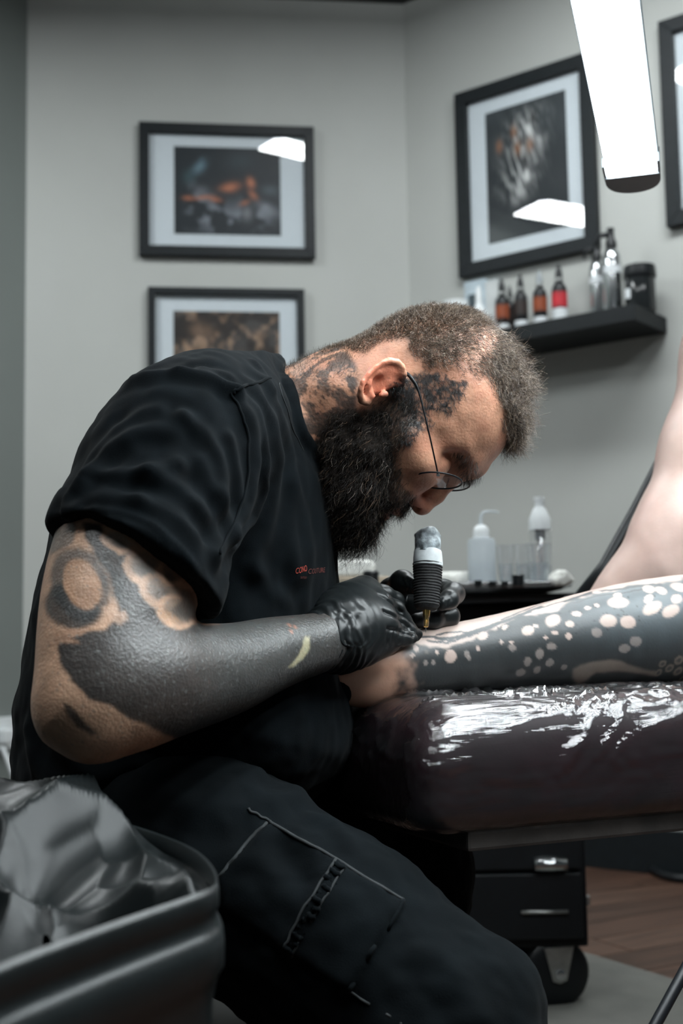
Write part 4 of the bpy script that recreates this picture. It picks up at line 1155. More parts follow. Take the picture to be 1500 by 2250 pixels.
# puckers along the flap
PV2 = PV + PN * disp[:, None]
trs = mk('trousers', PV2, PQ, M['canvas'], person, True)
PN2 = normals(PV2, PQ); ps2 = Surf(PV2, PN2)
seam(ps2, [(590, 1804), (660, 1845), (740, 1890), (820, 1938), (886, 1978)], 'pocket_seam', M['thread'], trs, .0016)
seam(ps2, [(886, 1980), (850, 2040), (800, 2115), (768, 2176)], 'pocket_seam', M['canvas'], trs, .0022)
seam(ps2, [(588, 1806), (555, 1840), (515, 1885), (478, 1930)], 'pocket_seam', M['thread'], trs, .0016)
seam(ps2, [(540, 1775), (565, 1790), (588, 1804)], 'pocket_seam', M['thread'], trs, .0013)
seam(ps2, [(738, 1890), (690, 1960), (650, 2030), (622, 2086)], 'flap_stitching', M['thread'], trs, .0012)
seam(ps2, [(758, 1904), (712, 1975), (672, 2042), (640, 2102)], 'flap_stitching', M['thread'], trs, .0010)
seam(ps2, [(768, 2178), (830, 2216), (880, 2248)], 'side_seam', M['thread'], trs, .0011)
for k in range(13):
    f_ = k / 12; a = np.array([735, 1896]) * (1 - f_) + np.array([626, 2082]) * f_; b2 = a + np.array([17, 11])
    seam(ps2, [tuple(a), tuple((a + b2) / 2 + np.array([1, 3])), tuple(b2)], 'pucker', M['canvas'], trs, .0024, 0.0, per=3)
for yy, kx in ((1.09, kn[0][0] - .05), (1.50, kf[0] - .04)):
    bt = Field().chain([(np.array([kx, yy, .13]), .056), (np.array([kx, yy, .055]), .052)], k=.02).chain([(np.array([kx - .01, yy, .045]), .045), (np.array([kx + .10, yy, .045]), .045), (np.array([kx + .17, yy, .038]), .036)], k=.03)
    bt.add(lambda X: .001 - X[:, 2], (kx - .1, yy - .1, -.1), (kx + .3, yy + .1, .25), k=.004, mode='i')
    v_, q_ = sdf_mesh(bt, (kx - .1, yy - .09, -.02), (kx + .26, yy + .09, .22), .006)
    bo = mk('boot', v_, q_, M['black_plastic'], person, True)
    box('sole', (kx + .05, yy, .008), (.125, .043, .007), M['black_plastic'], bo, bevel=.004)
lap('trousers')

# ------------------------------------------------------------------ gloves
def fingers(fl, chains, k=.004, kin=.006):
    for c in chains: fl.chain([N(*n) for n in c], k=k, kin=kin)
gl = Field()
gl.chain([N(690, 1416, 1.178, 58), N(735, 1402, 1.195, 66), N(775, 1372, 1.215, 66), N(815, 1345, 1.235, 52)], k=.01, kin=.02)
gl.chain([N(765, 1330, 1.235, 44), N(803, 1304, 1.262, 30)], k=.02)
gl.chain([N(740, 1350, 1.22, 40), N(795, 1304, 1.268, 30)], k=.02)
gl.chain([N(770, 1400, 1.20, 50), N(838, 1385, 1.215, 38)], k=.02)
gl.chain([N(790, 1420, 1.215, 34), N(850, 1405, 1.235, 30)], k=.02)
fingers(gl, [
    [(800, 1302, 1.266, 29), (842, 1308, 1.275, 22), (868, 1320, 1.285, 19), (872, 1352, 1.288, 17), (885, 1378, 1.285, 14)],        # index
    [(836, 1326, 1.243, 25), (868, 1340, 1.256, 21), (884, 1362, 1.262, 18), (908, 1388, 1.268, 13)],                                 # middle
    [(846, 1362, 1.222, 24), (876, 1374, 1.236, 20), (896, 1386, 1.243, 17), (917, 1393, 1.252, 12)],                                 # ring
    [(838, 1398, 1.205, 24), (868, 1402, 1.218, 19), (888, 1402, 1.226, 16), (906, 1402, 1.236, 12)],                                 # little
    [(760, 1425, 1.235, 30), (820, 1420, 1.262, 24), (868, 1408, 1.275, 20), (912, 1396, 1.278, 14)]], k=.0015, kin=.004)                          # thumb
gl.chain([N(838, 1322, 1.236, 16)], k=.012); gl.chain([N(846, 1358, 1.214, 15)], k=.012)
cuff_a = P(668, 1420, 1.168); cuff_b = P(748, 1398, 1.198); cax = (cuff_b - cuff_a) / np.linalg.norm(cuff_b - cuff_a)
def cuff_fn(X):
    rel = X - cuff_a.astype(np.float32); s_ = rel @ cax.astype(np.float32); rad = np.sqrt(np.maximum((rel ** 2).sum(1) - s_ ** 2, 0))
    R_ = np.interp(s_, [0, .008, .02, .03, .04], [.0255, .0275, .0262, .0268, .026])
    d = rad - R_
    return np.maximum(d, np.maximum(-s_, s_ - .042))
gl.add(cuff_fn, np.minimum(cuff_a, cuff_b) - .03, np.maximum(cuff_a, cuff_b) + .03, k=.004)
# everything before the cuff edge is cut away, and the cuff is open around the wrist
gl.add(lambda X: (X - cuff_a.astype(np.float32)) @ cax.astype(np.float32), cuff_a - .12, cuff_a + .06, k=.001, mode='s2') if False else None
def cut_fn(X):
    return ((X - cuff_a.astype(np.float32)) @ cax.astype(np.float32))
gl.add(lambda X: -cut_fn(X), cuff_a - .1, cuff_b + .2, k=.001, mode='i')
gl.chain([(cuff_a - cax * .03, .0242), (cuff_a + cax * .006, .0242)], k=.001, mode='s')
GV, GQ = sdf_mesh(gl, (-.06, 1.11, .60), (.115, 1.33, .79), .0013)
GV = relax(GV, GQ, 1, .4); GN = normals(GV, GQ); gs = Surf(GV, GN)
sg = (GV - cuff_a) @ cax
wr = sstep(.085, .03, sg)
ang = np.arctan2((GV - cuff_a) @ np.array([0, 0, 1.0]), (GV - cuff_a) @ np.array([0, -1.0, 0]))
w1 = np.sin((sg + .010 * fbm(GV, 45, 2) + .006 * np.sin(ang * 2.0)) * 620 + 2.5 * fbm(GV, 30, 2))
disp = wr * (.0011 * w1 * sstep(.25, .7, fbm(GV + 3, 50, 2) + .15)) + wr * (fbm(GV, 70, 2) - .5) * .004
for pts, a, w in (([(832, 1306), (858, 1322), (884, 1345)], -2.4, 2.0), ([(846, 1343), (872, 1356), (898, 1378)], -2.4, 2.0), ([(852, 1380), (880, 1388), (908, 1396)], -2.0, 1.8), ([(775, 1355), (770, 1390), (782, 1430)], -.9, 2.5), ([(790, 1350), (782, 1385), (796, 1425)], -.6, 2), ([(862, 1380), (850, 1400), (850, 1425)], -.8, 2), ([(872, 1382), (862, 1402), (862, 1418)], -.8, 1.8),
                  ([(884, 1384), (874, 1402), (876, 1412)], -.7, 1.6), ([(893, 1380), (888, 1396)], -.6, 1.5), ([(845, 1300), (853, 1310), (866, 1318)], -.7, 1.8), ([(870, 1335), (880, 1345), (888, 1352)], -.6, 1.5),
                  ([(740, 1345), (735, 1380), (745, 1425)], -.8, 2.5), ([(756, 1345), (752, 1385), (765, 1430)], -.7, 2.4)):
    d = polyline_dist(GV, gs.line(pts, 5)) * 1000
    disp += a / 1000 * np.exp(-(d / w) ** 2)
g1 = mk('glove', GV + GN * disp[:, None], GQ, M['nitrile'], person, True); g1['label'] = 'black nitrile glove on the near hand stretching the skin'
gl2 = Field()
gl2.chain([N(838, 1362, 1.44, 52), N(880, 1345, 1.395, 52), N(925, 1340, 1.375, 48)], k=.01, kin=.02)
fingers(gl2, [
    [(858, 1342, 1.385, 30), (862, 1300, 1.352, 29), (884, 1280, 1.327, 26), (912, 1288, 1.303, 18)],                       # thumb
    [(930, 1318, 1.385, 28), (975, 1300, 1.365, 26), (997, 1304, 1.335, 22), (986, 1318, 1.312, 20), (970, 1327, 1.302, 16)],   # index
    [(935, 1345, 1.38, 28), (975, 1348, 1.365, 26), (985, 1355, 1.337, 23), (950, 1361, 1.318, 21), (916, 1364, 1.312, 17)],   # middle
    [(915, 1370, 1.385, 26), (965, 1376, 1.368, 24), (978, 1380, 1.345, 20), (945, 1383, 1.338, 18)],                         # ring
    [(895, 1385, 1.385, 24), (935, 1395, 1.375, 20), (955, 1400, 1.36, 17)]], k=.003)
GV, GQ = sdf_mesh(gl2, (.02, 1.26, .62), (.16, 1.48, .80), .0013)
GV = relax(GV, GQ, 1, .4); GN = normals(GV, GQ); gs = Surf(GV, GN)
disp = (fbm(GV, 60, 2) - .5) * .0018
for pts, a, w in (([(882, 1272), (888, 1285), (884, 1300)], -1.0, 2), ([(893, 1272), (898, 1286), (895, 1298)], -1.0, 2), ([(902, 1276), (905, 1288)], -.8, 1.6), ([(984, 1305), (990, 1318), (982, 1330)], -.9, 2), ([(975, 1312), (972, 1325)], .8, 1.5)):
    d = polyline_dist(GV, gs.line(pts, 5)) * 1000
    disp += a / 1000 * np.exp(-(d / w) ** 2)
g2 = mk('glove', GV + GN * disp[:, None], GQ, M['nitrile'], person, True); g2['label'] = 'black nitrile glove on the far hand gripping the machine'
lap('gloves')
# ================================================================== glasses
M['lens'] = film_mat('spectacle_lens', tint=(.93, .92, .93), gloss=.05, rough=.02)
gc = P(962, 1056, 1.238)
t = thing('glasses', gc, 'thin black metal spectacles low on the bearded man\'s nose', 'glasses')
latv = np.array([.22, .97, -.02]); latv /= np.linalg.norm(latv)
e1 = np.array([.97, -.2, -.09]); e1 /= np.linalg.norm(e1)
e2 = np.array([.16, .93, -.22]); e2 = e2 - e1 * (e1 @ e2); e2 /= np.linalg.norm(e2)
R_L = .0235
rims = []
for k, c_ in enumerate((gc, gc + latv * .062 + EZ * .006)):
    ring = [c_ + R_L * (e1 * math.cos(a) + e2 * math.sin(a)) for a in np.linspace(0, 2 * math.pi, 40, endpoint=False)]
    rm = tube('rim', ring, .00085, M['black_metal'], t, n=8, closed=True)
    inner = [c_ + R_L * .985 * (e1 * math.cos(a) + e2 * math.sin(a)) for a in np.linspace(0, 2 * math.pi, 40, endpoint=False)]
    nn_ = np.cross(e1, e2)
    dome = [c_ + nn_ * .0012]
    mid_ = [c_ + nn_ * .0009 + R_L * .55 * (e1 * math.cos(a) + e2 * math.sin(a)) for a in np.linspace(0, 2 * math.pi, 40, endpoint=False)]
    vs = inner + mid_ + dome
    fs = [(i, (i + 1) % 40, 40 + (i + 1) % 40, 40 + i) for i in range(40)] + [(40 + i, 40 + (i + 1) % 40, 80) for i in range(40)]
    mk('lens', vs, fs, M['lens'], rm, True)
cb = gc + latv * .062 + EZ * .006
tube('bridge', catmull([gc + e2 * R_L + e1 * .004, (gc + cb) / 2 + e1 * .006 + EZ * .002, cb - e2 * R_L + e1 * .004], 6), .0008, M['steel'], t, n=8)
for s_ in (0, 1):
    def mir(p): return p if s_ == 0 else np.array([p[0] + .014, 2 * Y0 - p[1] + .004, p[2]])
    hinge = gc - e2 * R_L * .92 if s_ == 0 else cb + e2 * R_L * .92
    hinge = P(962, 1042, 1.222) if s_ == 0 else mir(P(962, 1042, 1.222))
    tp = [hinge, mir(P(953, 1000, 1.207)), mir(P(943, 955, 1.199)), mir(P(930, 900, 1.196)), mir(P(918, 856, 1.194)), mir(P(906, 834, 1.194)), mir(P(893, 821, 1.198)), mir(P(880, 822, 1.207))]
    q = catmull(tp, 5); rr = [.0008 + .0010 * sstep(.45, .7, i / len(q)) for i in range(len(q))]
    tube('temple_arm', q, [float(x) for x in rr], M['black_metal'], t, n=8)
    box('hinge', hinge, (.0016, .0012, .0022), M['steel'], t, bevel=.0004)

# ================================================================== tattoo machine
M['coban'] = nmat('black_wrap', (.012, .012, .0125), .75, noise=(500, .5), bump=(900, .6, .0006))
M['bag_film'] = nmat('cloudy_bag', (.30, .34, .36), .35, noise=(140, .75), bump=(160, .8, .002), spec=.6)
M['tape'] = nmat('white_tape', (.52, .55, .56), .6, noise=(120, .12), bump=(200, .3, .001))
mt0 = P(935, 1391, 1.287); mt1 = P(942, 1165, 1.305)
ma = mt1 - mt0; mL = np.linalg.norm(ma); ma /= mL; u_ = mL / 226.0
t = thing('tattoo_machine', mt0, 'tattoo machine with black wrapped grip and film-covered top held by far glove', 'tattoo machine')
lathe('needle', mt0, ma, [(.4 * u_, 0), (1.2 * u_, 6 * u_), (1.3 * u_, 22 * u_)], M['steel'], t, n=10)
ct = lathe('cartridge', mt0 + ma * 12 * u_, ma, [(2.2 * u_, 0), (5 * u_, 2 * u_), (5.5 * u_, 14 * u_), (4.5 * u_, 20 * u_), (7.5 * u_, 26 * u_), (8 * u_, 40 * u_)], M['gold'], t, n=16)
lathe('clear_tip', mt0 + ma * 14 * u_, ma, [(6.3 * u_, 0), (6.8 * u_, 14 * u_), (8.6 * u_, 24 * u_)], M['lens'], ct, n=16, caps=False)
prof = [(10 * u_, 0), (22 * u_, 2 * u_), (26 * u_, 7 * u_)]
for i in range(64):
    h_ = 8 + i * 96 / 64; b_ = 27 + 4.5 * (i / 63); prof.append((u_ * (b_ + (1.0 if i % 4 in (1, 2) else -.6)), h_ * u_))
prof.append((26 * u_, 106 * u_))
def wob(o, amp, freq):
    me = o.data; v = np.array([x.co for x in me.vertices]); n_ = np.stack([fbm(v + k * 7, freq, 2) for k in range(3)], 1) - .5
    v = v + n_ * amp
    me.vertices.foreach_set('co', v.astype(np.float32).ravel()); me.update()
g = lathe('grip_wrap', mt0 + ma * 50 * u_, ma, prof, M['coban'], t, n=36); wob(g, .0012, 160)
tb = lathe('tape_band', mt0 + ma * 146 * u_, ma, [(31.5 * u_, 0), (32.5 * u_, 2 * u_), (31.5 * u_, 18 * u_), (29.5 * u_, 33 * u_), (28 * u_, 35 * u_)], M['tape'], t, n=36); wob(tb, .002, 90)
pr = [(28 * u_, 0)] + [((28.5 - .5 * math.sin(i)) * u_, i * 4 * u_) for i in range(1, 11)] + [(26 * u_, 45 * u_), (22 * u_, 50 * u_), (12 * u_, 54 * u_), (3 * u_, 55 * u_)]
bg = lathe('bagged_top', mt0 + ma * 176 * u_, ma, pr, M['bag_film'], t, n=36); wob(bg, .006, 110)

# ================================================================== treatment table
M['vinyl'] = nmat('maroon_vinyl', (.0075, .0022, .0036), .55, spec=.15, noise=(25, .4), bump=(200, .2, .001))
yaw = math.radians(24.5)
TU = np.array([math.cos(yaw), math.sin(yaw), 0]); TV = np.array([-math.sin(yaw), math.cos(yaw), 0])
B0 = P(938, 1885, 1.12); A0 = P(806, 1560, 1.25)
U_MIN = min(B0 @ TU, A0 @ TU) - .0; V_MIN = B0 @ TV; Z_B = B0[2]; Z_T = P(1000, 1527, 1.30)[2]
U_MAX = U_MIN + 1.25; V_MAX = V_MIN + .52
ctr = TU * (U_MIN + U_MAX) / 2 + TV * (V_MIN + V_MAX) / 2; ctr[2] = 0
table = thing('treatment_table', ctr, 'dark padded treatment table wrapped in clear cling film under the tattooed leg', 'table')
Z_C = Z_B + .018
def cushion_fn(off):
    def fn(X):
        u = X @ TU.astype(np.float32); v = X @ TV.astype(np.float32); z = X[:, 2]
        hu, hv, hz = (U_MAX - U_MIN) / 2, (V_MAX - V_MIN) / 2, (Z_T - Z_C) / 2
        lowz = np.clip((Z_T - z) / (Z_T - Z_C), 0, 1)
        qu = np.abs(u - (U_MIN + U_MAX) / 2) - hu + .0 * lowz; qv = np.abs(v - (V_MIN + V_MAX) / 2) - hv; qz = np.abs(z - (Z_T + Z_C) / 2) - hz
        r = .034
        # larger roll on the top front edge, growing towards the left end
        du = np.clip((u - U_MIN) / .55, 0, 1)
        k_ = .070 - .028 * du
        side = -smin(-qu, -qv, np.where(v > (V_MIN + V_MAX) / 2, .24, .03).astype(np.float32))
        d = np.where(z > (Z_T + Z_C) / 2, -smin(-side, -qz, k_), -smin(-side, -qz, .02))
        return d - off
    return fn
lo3 = np.array([min((TU * a + TV * b)[0] for a in (U_MIN, U_MAX) for b in (V_MIN, V_MAX)), min((TU * a + TV * b)[1] for a in (U_MIN, U_MAX) for b in (V_MIN, V_MAX)), Z_C]) - .02
hi3 = np.array([max((TU * a + TV * b)[0] for a in (U_MIN, U_MAX) for b in (V_MIN, V_MAX)), max((TU * a + TV * b)[1] for a in (U_MIN, U_MAX) for b in (V_MIN, V_MAX)), Z_T]) + .02
cf = Field().add(cushion_fn(0.0), lo3, hi3)
cv, cq = sdf_mesh(cf, lo3 - .01, hi3 + .01, .008)
cushion = mk('cushion', cv, cq, M['vinyl'], table, True)
ff = Field().add(cushion_fn(.0016), lo3, hi3)
fv, fq = sdf_mesh(ff, lo3 - .012, hi3 + .012, .004)
fn_ = normals(fv, fq)
loc = np.stack([fv @ TU, fv @ TV, fv[:, 2]], 1)
strk = fbm(loc * np.array([1.2, 9, 9]) + fbm(loc, 6, 2)[:, None] * .8, 14, 3) - .5
crease = np.abs(fbm(loc * np.array([1.0, 6, 6]) + fbm(loc, 5, 2)[:, None] * 1.2, 9, 2) - .5)
top_w = sstep(Z_C + .02, Z_T - .03, fv[:, 2])
fv = fv + fn_ * (np.clip(strk, -.3, .3) * .0035 * (.4 + top_w) + .0035 * sstep(.06, 0, crease) * (.3 + top_w) + .0012)[:, None]
M['cling'] = film_mat('cling_film', gloss=.035, rough=.09, bump=(1.0, .5, .003), stretch=((0, 0, -yaw), (7, 150, 150)), haze=.006)
mk('cling_film', fv, fq, M['cling'], table, True)
dark_wood = nmat('dark_base_board', (.028, .024, .022), .6, noise=(30, .4), bump=(60, .3, .002))
cB = TU * (U_MIN + .035 + U_MAX) / 2 + TV * (V_MIN + V_MAX) / 2 ; cB = cB + np.array([0, 0, Z_B + .008])
box('base_board', cB, ((U_MAX - U_MIN) / 2 - .03, (V_MAX - V_MIN) / 2 - .012, .009), dark_wood, table, axes=[TU, TV, EZ], bevel=.003)
for a in (.80, 1.15):
    for b in (.06, .46):
        q = TU * (U_MIN + a) + TV * (V_MIN + b)
        if a < .5: q = q + TV * .0
        lathe('leg', np.array([q[0], q[1], .001]), EZ, [(.02, 0), (.02, .012), (.014, .014), (.014, Z_B - .002)], M['black_metal'], table, n=16)
    q0 = TU * (U_MIN + a) + TV * (V_MIN + .06); q1 = TU * (U_MIN + a) + TV * (V_MIN + .46)
    tube('cross_bar', [np.array([q0[0], q0[1], .2]), np.array([q1[0], q1[1], .2])], .011, M['black_metal'], table)

# ================================================================== the client: tattooed leg, raised leg
M['client_skin'] = nmat('client_skin', attr=True, rough=.42, spec=.4, noise=(50, .06), bump=(380, .15, .001), sss=.08)
client = thing('person', ctr + TU * .3 + EZ * (Z_T), 'person lying on the wrapped table, one tattooed leg stretched out and one pale leg raised', 'person')
lg = Field()
LEGN = [N(740, 1500, 1.27, 44), N(790, 1494, 1.285, 50), N(850, 1482, 1.30, 58), N(920, 1464, 1.32, 66), N(1050, 1441, 1.36, 74), N(1200, 1421, 1.40, 88), N(1350, 1400, 1.44, 105), N(1500, 1387, 1.475, 115), N(1700, 1375, 1.54, 120), N(1950, 1365, 1.60, 112)]
LEGN = [(np.array([c_[0], c_[1], max(c_[2], Z_T + r_ + .001)]), r_) for c_, r_ in LEGN]
lg.chain(smooth_nodes(LEGN, 3), k=.0, kin=.012)
lg.chain([N(800, 1505, 1.285, 42), N(760, 1480, 1.29, 46), N(745, 1420, 1.31, 36)], k=.02)
LV, LQ = sdf_mesh(lg, (-.06, 1.20, .60), (.50, 1.66, .82), .0019)
LNn = normals(LV, LQ); ls = Surf(LV, LNn); lpx = ls.px
pale = np.array([.32, .245, .215])
lc = np.tile(pale, (len(LV), 1)) * (.94 + .12 * fbm(LV, 25, 3))[:, None]
ank = sstep(960, 860, lpx[:, 0])[:, None]
lc = lc * (1 - ank) + ank * np.array([.42, .235, .165]) * (.85 + .3 * fbm(LV, 40, 3))[:, None]
def link(w, c):
    global lc
    w = np.clip(w, 0, 1)[:, None]; lc = lc * (1 - w) + w * np.asarray(c)
nz_ = fbm(LV, 60, 3)
start = sstep(872, 925, lpx[:, 0] + (nz_ - .5) * 130 + (lpx[:, 1] - 1450) * .15)
LINK = np.array([.011, .0155, .0175])
lightink = sstep(1150, 1420, lpx[:, 0]) * sstep(1470, 1330, lpx[:, 1]); lightink = lightink[:, None]
lc2 = LINK * (1 - lightink) + lightink * np.array([.05, .063, .07])
lc = lc * (1 - start[:, None] * .97) + lc2 * (start[:, None] * .97) * (.8 + .4 * nz_)[:, None]
band = [(905, 1412), (930, 1380), (1100, 1330), (1250, 1280), (1400, 1240), (1600, 1200), (1600, 1262), (1480, 1276), (1420, 1284), (1360, 1292), (1290, 1308), (1255, 1318), (1222, 1340), (1180, 1352), (1150, 1352), (1100, 1372), (1060, 1396), (1030, 1412), (985, 1424), (945, 1424), (920, 1418)]
wob_ = (fbm(LV, 75, 2) - .5) * 16
bandw = sstep(-3, 4, poly_signed(lpx, band) + wob_)
link(bandw * .97, pale)
def lline(pts, w, c, k=1.0):
    d = polyline_dist(LV, ls.line(pts, 5)); link(sstep(w * 1.5, w * .6, d) * k, c)
for pts, w in (([(925, 1398), (975, 1402), (1010, 1398), (1060, 1380), (1110, 1365)], .0016), ([(940, 1408), (980, 1412), (1015, 1402), (1028, 1392), (1005, 1388), (960, 1394)], .0013), ([(955, 1404), (985, 1406), (1008, 1397)], .0012),
               ([(1030, 1396), (1080, 1376), (1140, 1352), (1190, 1332)], .0022), ([(1050, 1392), (1100, 1368), (1165, 1345)], .0011), ([(1100, 1362), (1160, 1338), (1215, 1318)], .0012),
               ([(1240, 1322), (1300, 1302), (1350, 1296), (1400, 1288), (1450, 1284)], .0024), ([(1260, 1326), (1310, 1310), (1370, 1302), (1420, 1292)], .0012), ([(1180, 1338), (1235, 1322), (1300, 1300)], .0011)):
    lline(pts, w, (.03, .032, .034))
def ldot(x, y, a, b, rot=0, k=1.0, c=None):
    i = ls.at(x, y); p0 = LV[i]; n0 = LNn[i]
    s_ = p0[1] / FPX
    ex = TU - n0 * (TU @ n0); ex /= np.linalg.norm(ex); ey = np.cross(n0, ex)
    ey = ey if ey[2] > 0 else -ey
    rel = LV - p0; m = np.flatnonzero((np.abs(rel) < .04).all(1))
    # stretch so the spot keeps its seen size on the curved skin
    fz = max(.35, abs(ey[2])); 
    dx = rel[m] @ ex / s_; dy = -(rel[m] @ ey) * fz / s_
    c0, s0 = math.cos(rot), math.sin(rot)
    r = np.hypot((dx * c0 + dy * s0) / a, (-dx * s0 + dy * c0) / b) + (fbm(LV[m], 120, 2) - .5) * .25
    w = np.zeros(len(LV)); w[m] = sstep(1.15, .85, r) * k
    link(w, pale if c is None else c)
for _ in range(70):
    x = 1090 + RNG.random() * 400; y = 1425 - (x - 1000) * .22 + (RNG.random() - .5) * 60
    ldot(x, y, 2.5 + RNG.random() * 1.5, 2.2, 0, .9, (.015, .018, .02))
for d_ in ((1357, 1323, 25, 12, -.05), (1335, 1364, 21, 14, -.1), (1379, 1368, 18, 14, -.1), (1434, 1335, 28, 12, -.35), (1472, 1342, 25, 12, -.35), (1426, 1294, 15, 8, -.2), (1452, 1296, 12, 9), (1485, 1317, 16, 9, -.4), (1492, 1290, 18, 10),
           (1214, 1364, 22, 11, -.4), (1158, 1385, 16, 10, -.3), (1267, 1349, 12, 6), (1252, 1372, 11, 7), (991, 1444, 16, 14, -.5), (1059, 1396, 15, 8, -.4), (1107, 1378, 10, 4, -.4), (1219, 1390, 8, 5), (1248, 1399, 8, 7), (1052, 1426, 6, 6),
           (913, 1424, 7, 8), (906, 1441, 6, 5), (959, 1433, 5, 5), (1425, 1316, 16, 7, -.5), (1355, 1308, 12, 5, -.2), (1175, 1376, 6, 4), (1198, 1400, 5, 4), (1125, 1409, 5, 4), (1101, 1410, 4, 4), (1310, 1330, 6, 4), (1290, 1336, 8, 4), (1312, 1300, 9, 4)):
    ldot(*d_)
for d_ in ((1186, 1436, 10, 12), (1211, 1421, 12, 8), (1158, 1453, 9, 10), (1181, 1471, 9, 8), (1125, 1423, 9, 8), (1312, 1389, 13, 10), (1398, 1409, 15, 11), (1024, 1438, 7, 8), (1030, 1446, 6, 5), (935, 1455, 6, 6), (950, 1456, 6, 6), (1207, 1458, 10, 8), (1240, 1465, 8, 6), (1145, 1478, 12, 8), (1370, 1425, 14, 9)):
    ldot(*d_, k=.45, c=(.30, .25, .23)) if len(d_) == 5 else ldot(d_[0], d_[1], d_[2], d_[3], 0, .45, (.30, .25, .23))
fish = [(1255, 1490), (1258, 1470), (1275, 1460), (1340, 1450), (1362, 1453), (1400, 1468), (1440, 1474), (1436, 1484), (1360, 1474), (1310, 1478), (1290, 1494), (1270, 1504)]
link(sstep(-4, 5, poly_signed(lpx, fish) + wob_ * .4) * (LNn[:, 1] < .2) * .55, (.26, .20, .165))
for x, y, r in ((1446, 1478, 9), (1470, 1468, 10), (1492, 1452, 11), (1490, 1475, 11), (1456, 1458, 9), (1500, 1492, 10)):
    ldot(x, y, r, r * .9, 0, .55, (.24, .19, .15)); ldot(x, y, r * .5, r * .45, 0, .8, (.03, .033, .035))
# raised pale leg and the rest of both legs, coarser
l2 = Field()
RL = [N(1318, 1322, 1.70, 24), N(1372, 1290, 1.69, 44), N(1450, 1240, 1.68, 84), N(1500, 1165, 1.68, 98), N(1560, 990, 1.69, 102), N(1625, 780, 1.71, 120), N(1700, 560, 1.74, 118)]
l2.chain(RL, k=0, kin=.03)
l2.chain([N(1470, 1270, 1.685, 80), N(1520, 1400, 1.69, 62), N(1515, 1440, 1.69, 52)], k=.03)
l2.chain([N(1400, 1300, 1.69, 62), N(1320, 1390, 1.69, 52), N(1262, 1440, 1.69, 36), N(1225, 1458, 1.69, 22)], k=.03)
l2.chain([N(1500, 1440, 1.69, 48), N(1380, 1440, 1.69, 46), N(1270, 1455, 1.70, 26)], k=.02)
for q in range(5):
    l2.chain([N(1265, 1455, 1.655 + .018 * q, 20 - q), N(1222 + 6 * q, 1464, 1.648 + .02 * q, 16 - 1.5 * q)], k=.004)
hipR = np.array([1.02, 1.86, Z_T + .14]); hipL = np.array([.98, 1.72, Z_T + .12])
l2.chain([RL[-1], (hipR, .085)], k=.03); l2.chain([(LEGN[-2][0], LEGN[-2][1] - .0012), (LEGN[-1][0], LEGN[-1][1] + .002), (hipL, .088)], k=.02); l2.chain([(hipL, .10), (hipR, .10)], k=.05)
RV, RQ = sdf_mesh(l2, (.25, 1.45, .60), (1.2, 2.02, 1.36), .006)
rc = np.tile(np.array([.39, .28, .245]), (len(RV), 1)) * (.94 + .12 * fbm(RV, 20, 3))[:, None]
rs = sstep(.5, .75, fbm(RV, 14, 2))[:, None] * .3; rc = rc * (1 - rs) + rs * np.array([.36, .21, .18])
jv, jq, jc = join([(LV, LQ, lc), (RV, RQ, rc)])
mk('body', jv, jq, M['client_skin'], client, True, col=np.clip(jc, .004, 1))
sk = Field().chain([N(742, 1500, 1.27, 47), (LEGN[1][0] - np.array([.008, 0, 0]), LEGN[1][1] + .0016)], k=0).chain([N(762, 1480, 1.29, 49), N(745, 1415, 1.31, 40)], k=.02)
cutp = P(764, 1490, 1.28)
sk.add(lambda X: (X[:, 0] - cutp[0].astype(np.float32)) - .22 * (Z_T + .06 - X[:, 2]), (-.1, 1.15, .55), (.12, 1.45, .85), k=.002, mode='i')
kv, kq = sdf_mesh(sk, (-.08, 1.18, .60), (.08, 1.40, .80), .003)
kv[:, 2] = np.maximum(kv[:, 2], Z_T - .03)
mk('sock', kv, kq, M['cotton'], client, True)
shv = Field().chain([(hipL * .6 + LEGN[-1][0] * .4, .112), (hipL, .115)], k=0).chain([(hipL, .118), (hipR, .118)], k=.05).chain([(hipR * .6 + RL[-1][0] * .4, .108), (hipR, .112)], k=.03)
kv, kq = sdf_mesh(shv, (.5, 1.45, .60), (1.25, 2.1, 1.3), .012)
mk('shorts', kv, kq, M['cotton'], client, True)
# black slanting rod behind the raised leg
q0 = P(1262, 1330, 1.90); q1 = P(1478, 968, 1.90)
t = thing('slanted_rod', q0, 'black slanting rod just behind the raised pale leg', 'rod')
tube('rod', [q0, P(1330, 1245, 1.9), P(1400, 1120, 1.9), q1, P(1540, 800, 1.9)], .011, M['black_plastic'], t, n=12)
lathe('rod_foot', q0 - EZ * .012, EZ, [(.022, 0), (.024, .012), (.014, .026)], M['black_plastic'], t)
box('rod_clip', P(1404, 1150, 1.885), (.004, .004, .010), M['dull_steel'], t, bevel=.001)

# ================================================================== work cart with tray
YC = 2.45
tz = P(1100, 1296, YC)[2]
cx0 = P(790, 1400, YC)[0]; cx1 = P(1272, 1400, YC)[0]
cart = thing('work_cart', np.array([(cx0 + cx1) / 2, YC + .2, 0]), 'black wheeled work cart behind the table carrying bottles', 'cart')
cz0 = P(1200, 2085, YC)[2]; cyc = YC + .19; chx = (cx1 - cx0) / 2; ccx = (cx0 + cx1) / 2
box('body', (ccx, cyc, (cz0 + tz - .13) / 2), (chx, .18, (tz - .13 - cz0) / 2), M['black_metal'], cart, bevel=.006)
for sx in (-1, 1):
    box('side_panel', (ccx + sx * (chx - .008), cyc, tz - .075), (.008, .18, .057), M['black_metal'], cart, bevel=.002)
box('back_panel', (ccx, cyc + .172, tz - .075), (chx - .017, .006, .057), M['black_metal'], cart, bevel=.002)
box('top_board', (ccx, cyc, tz - .016), (chx, .19, .008), M['black_metal'], cart, bevel=.002)
nd = 4; dh = (tz - .14 - cz0 - .02) / nd
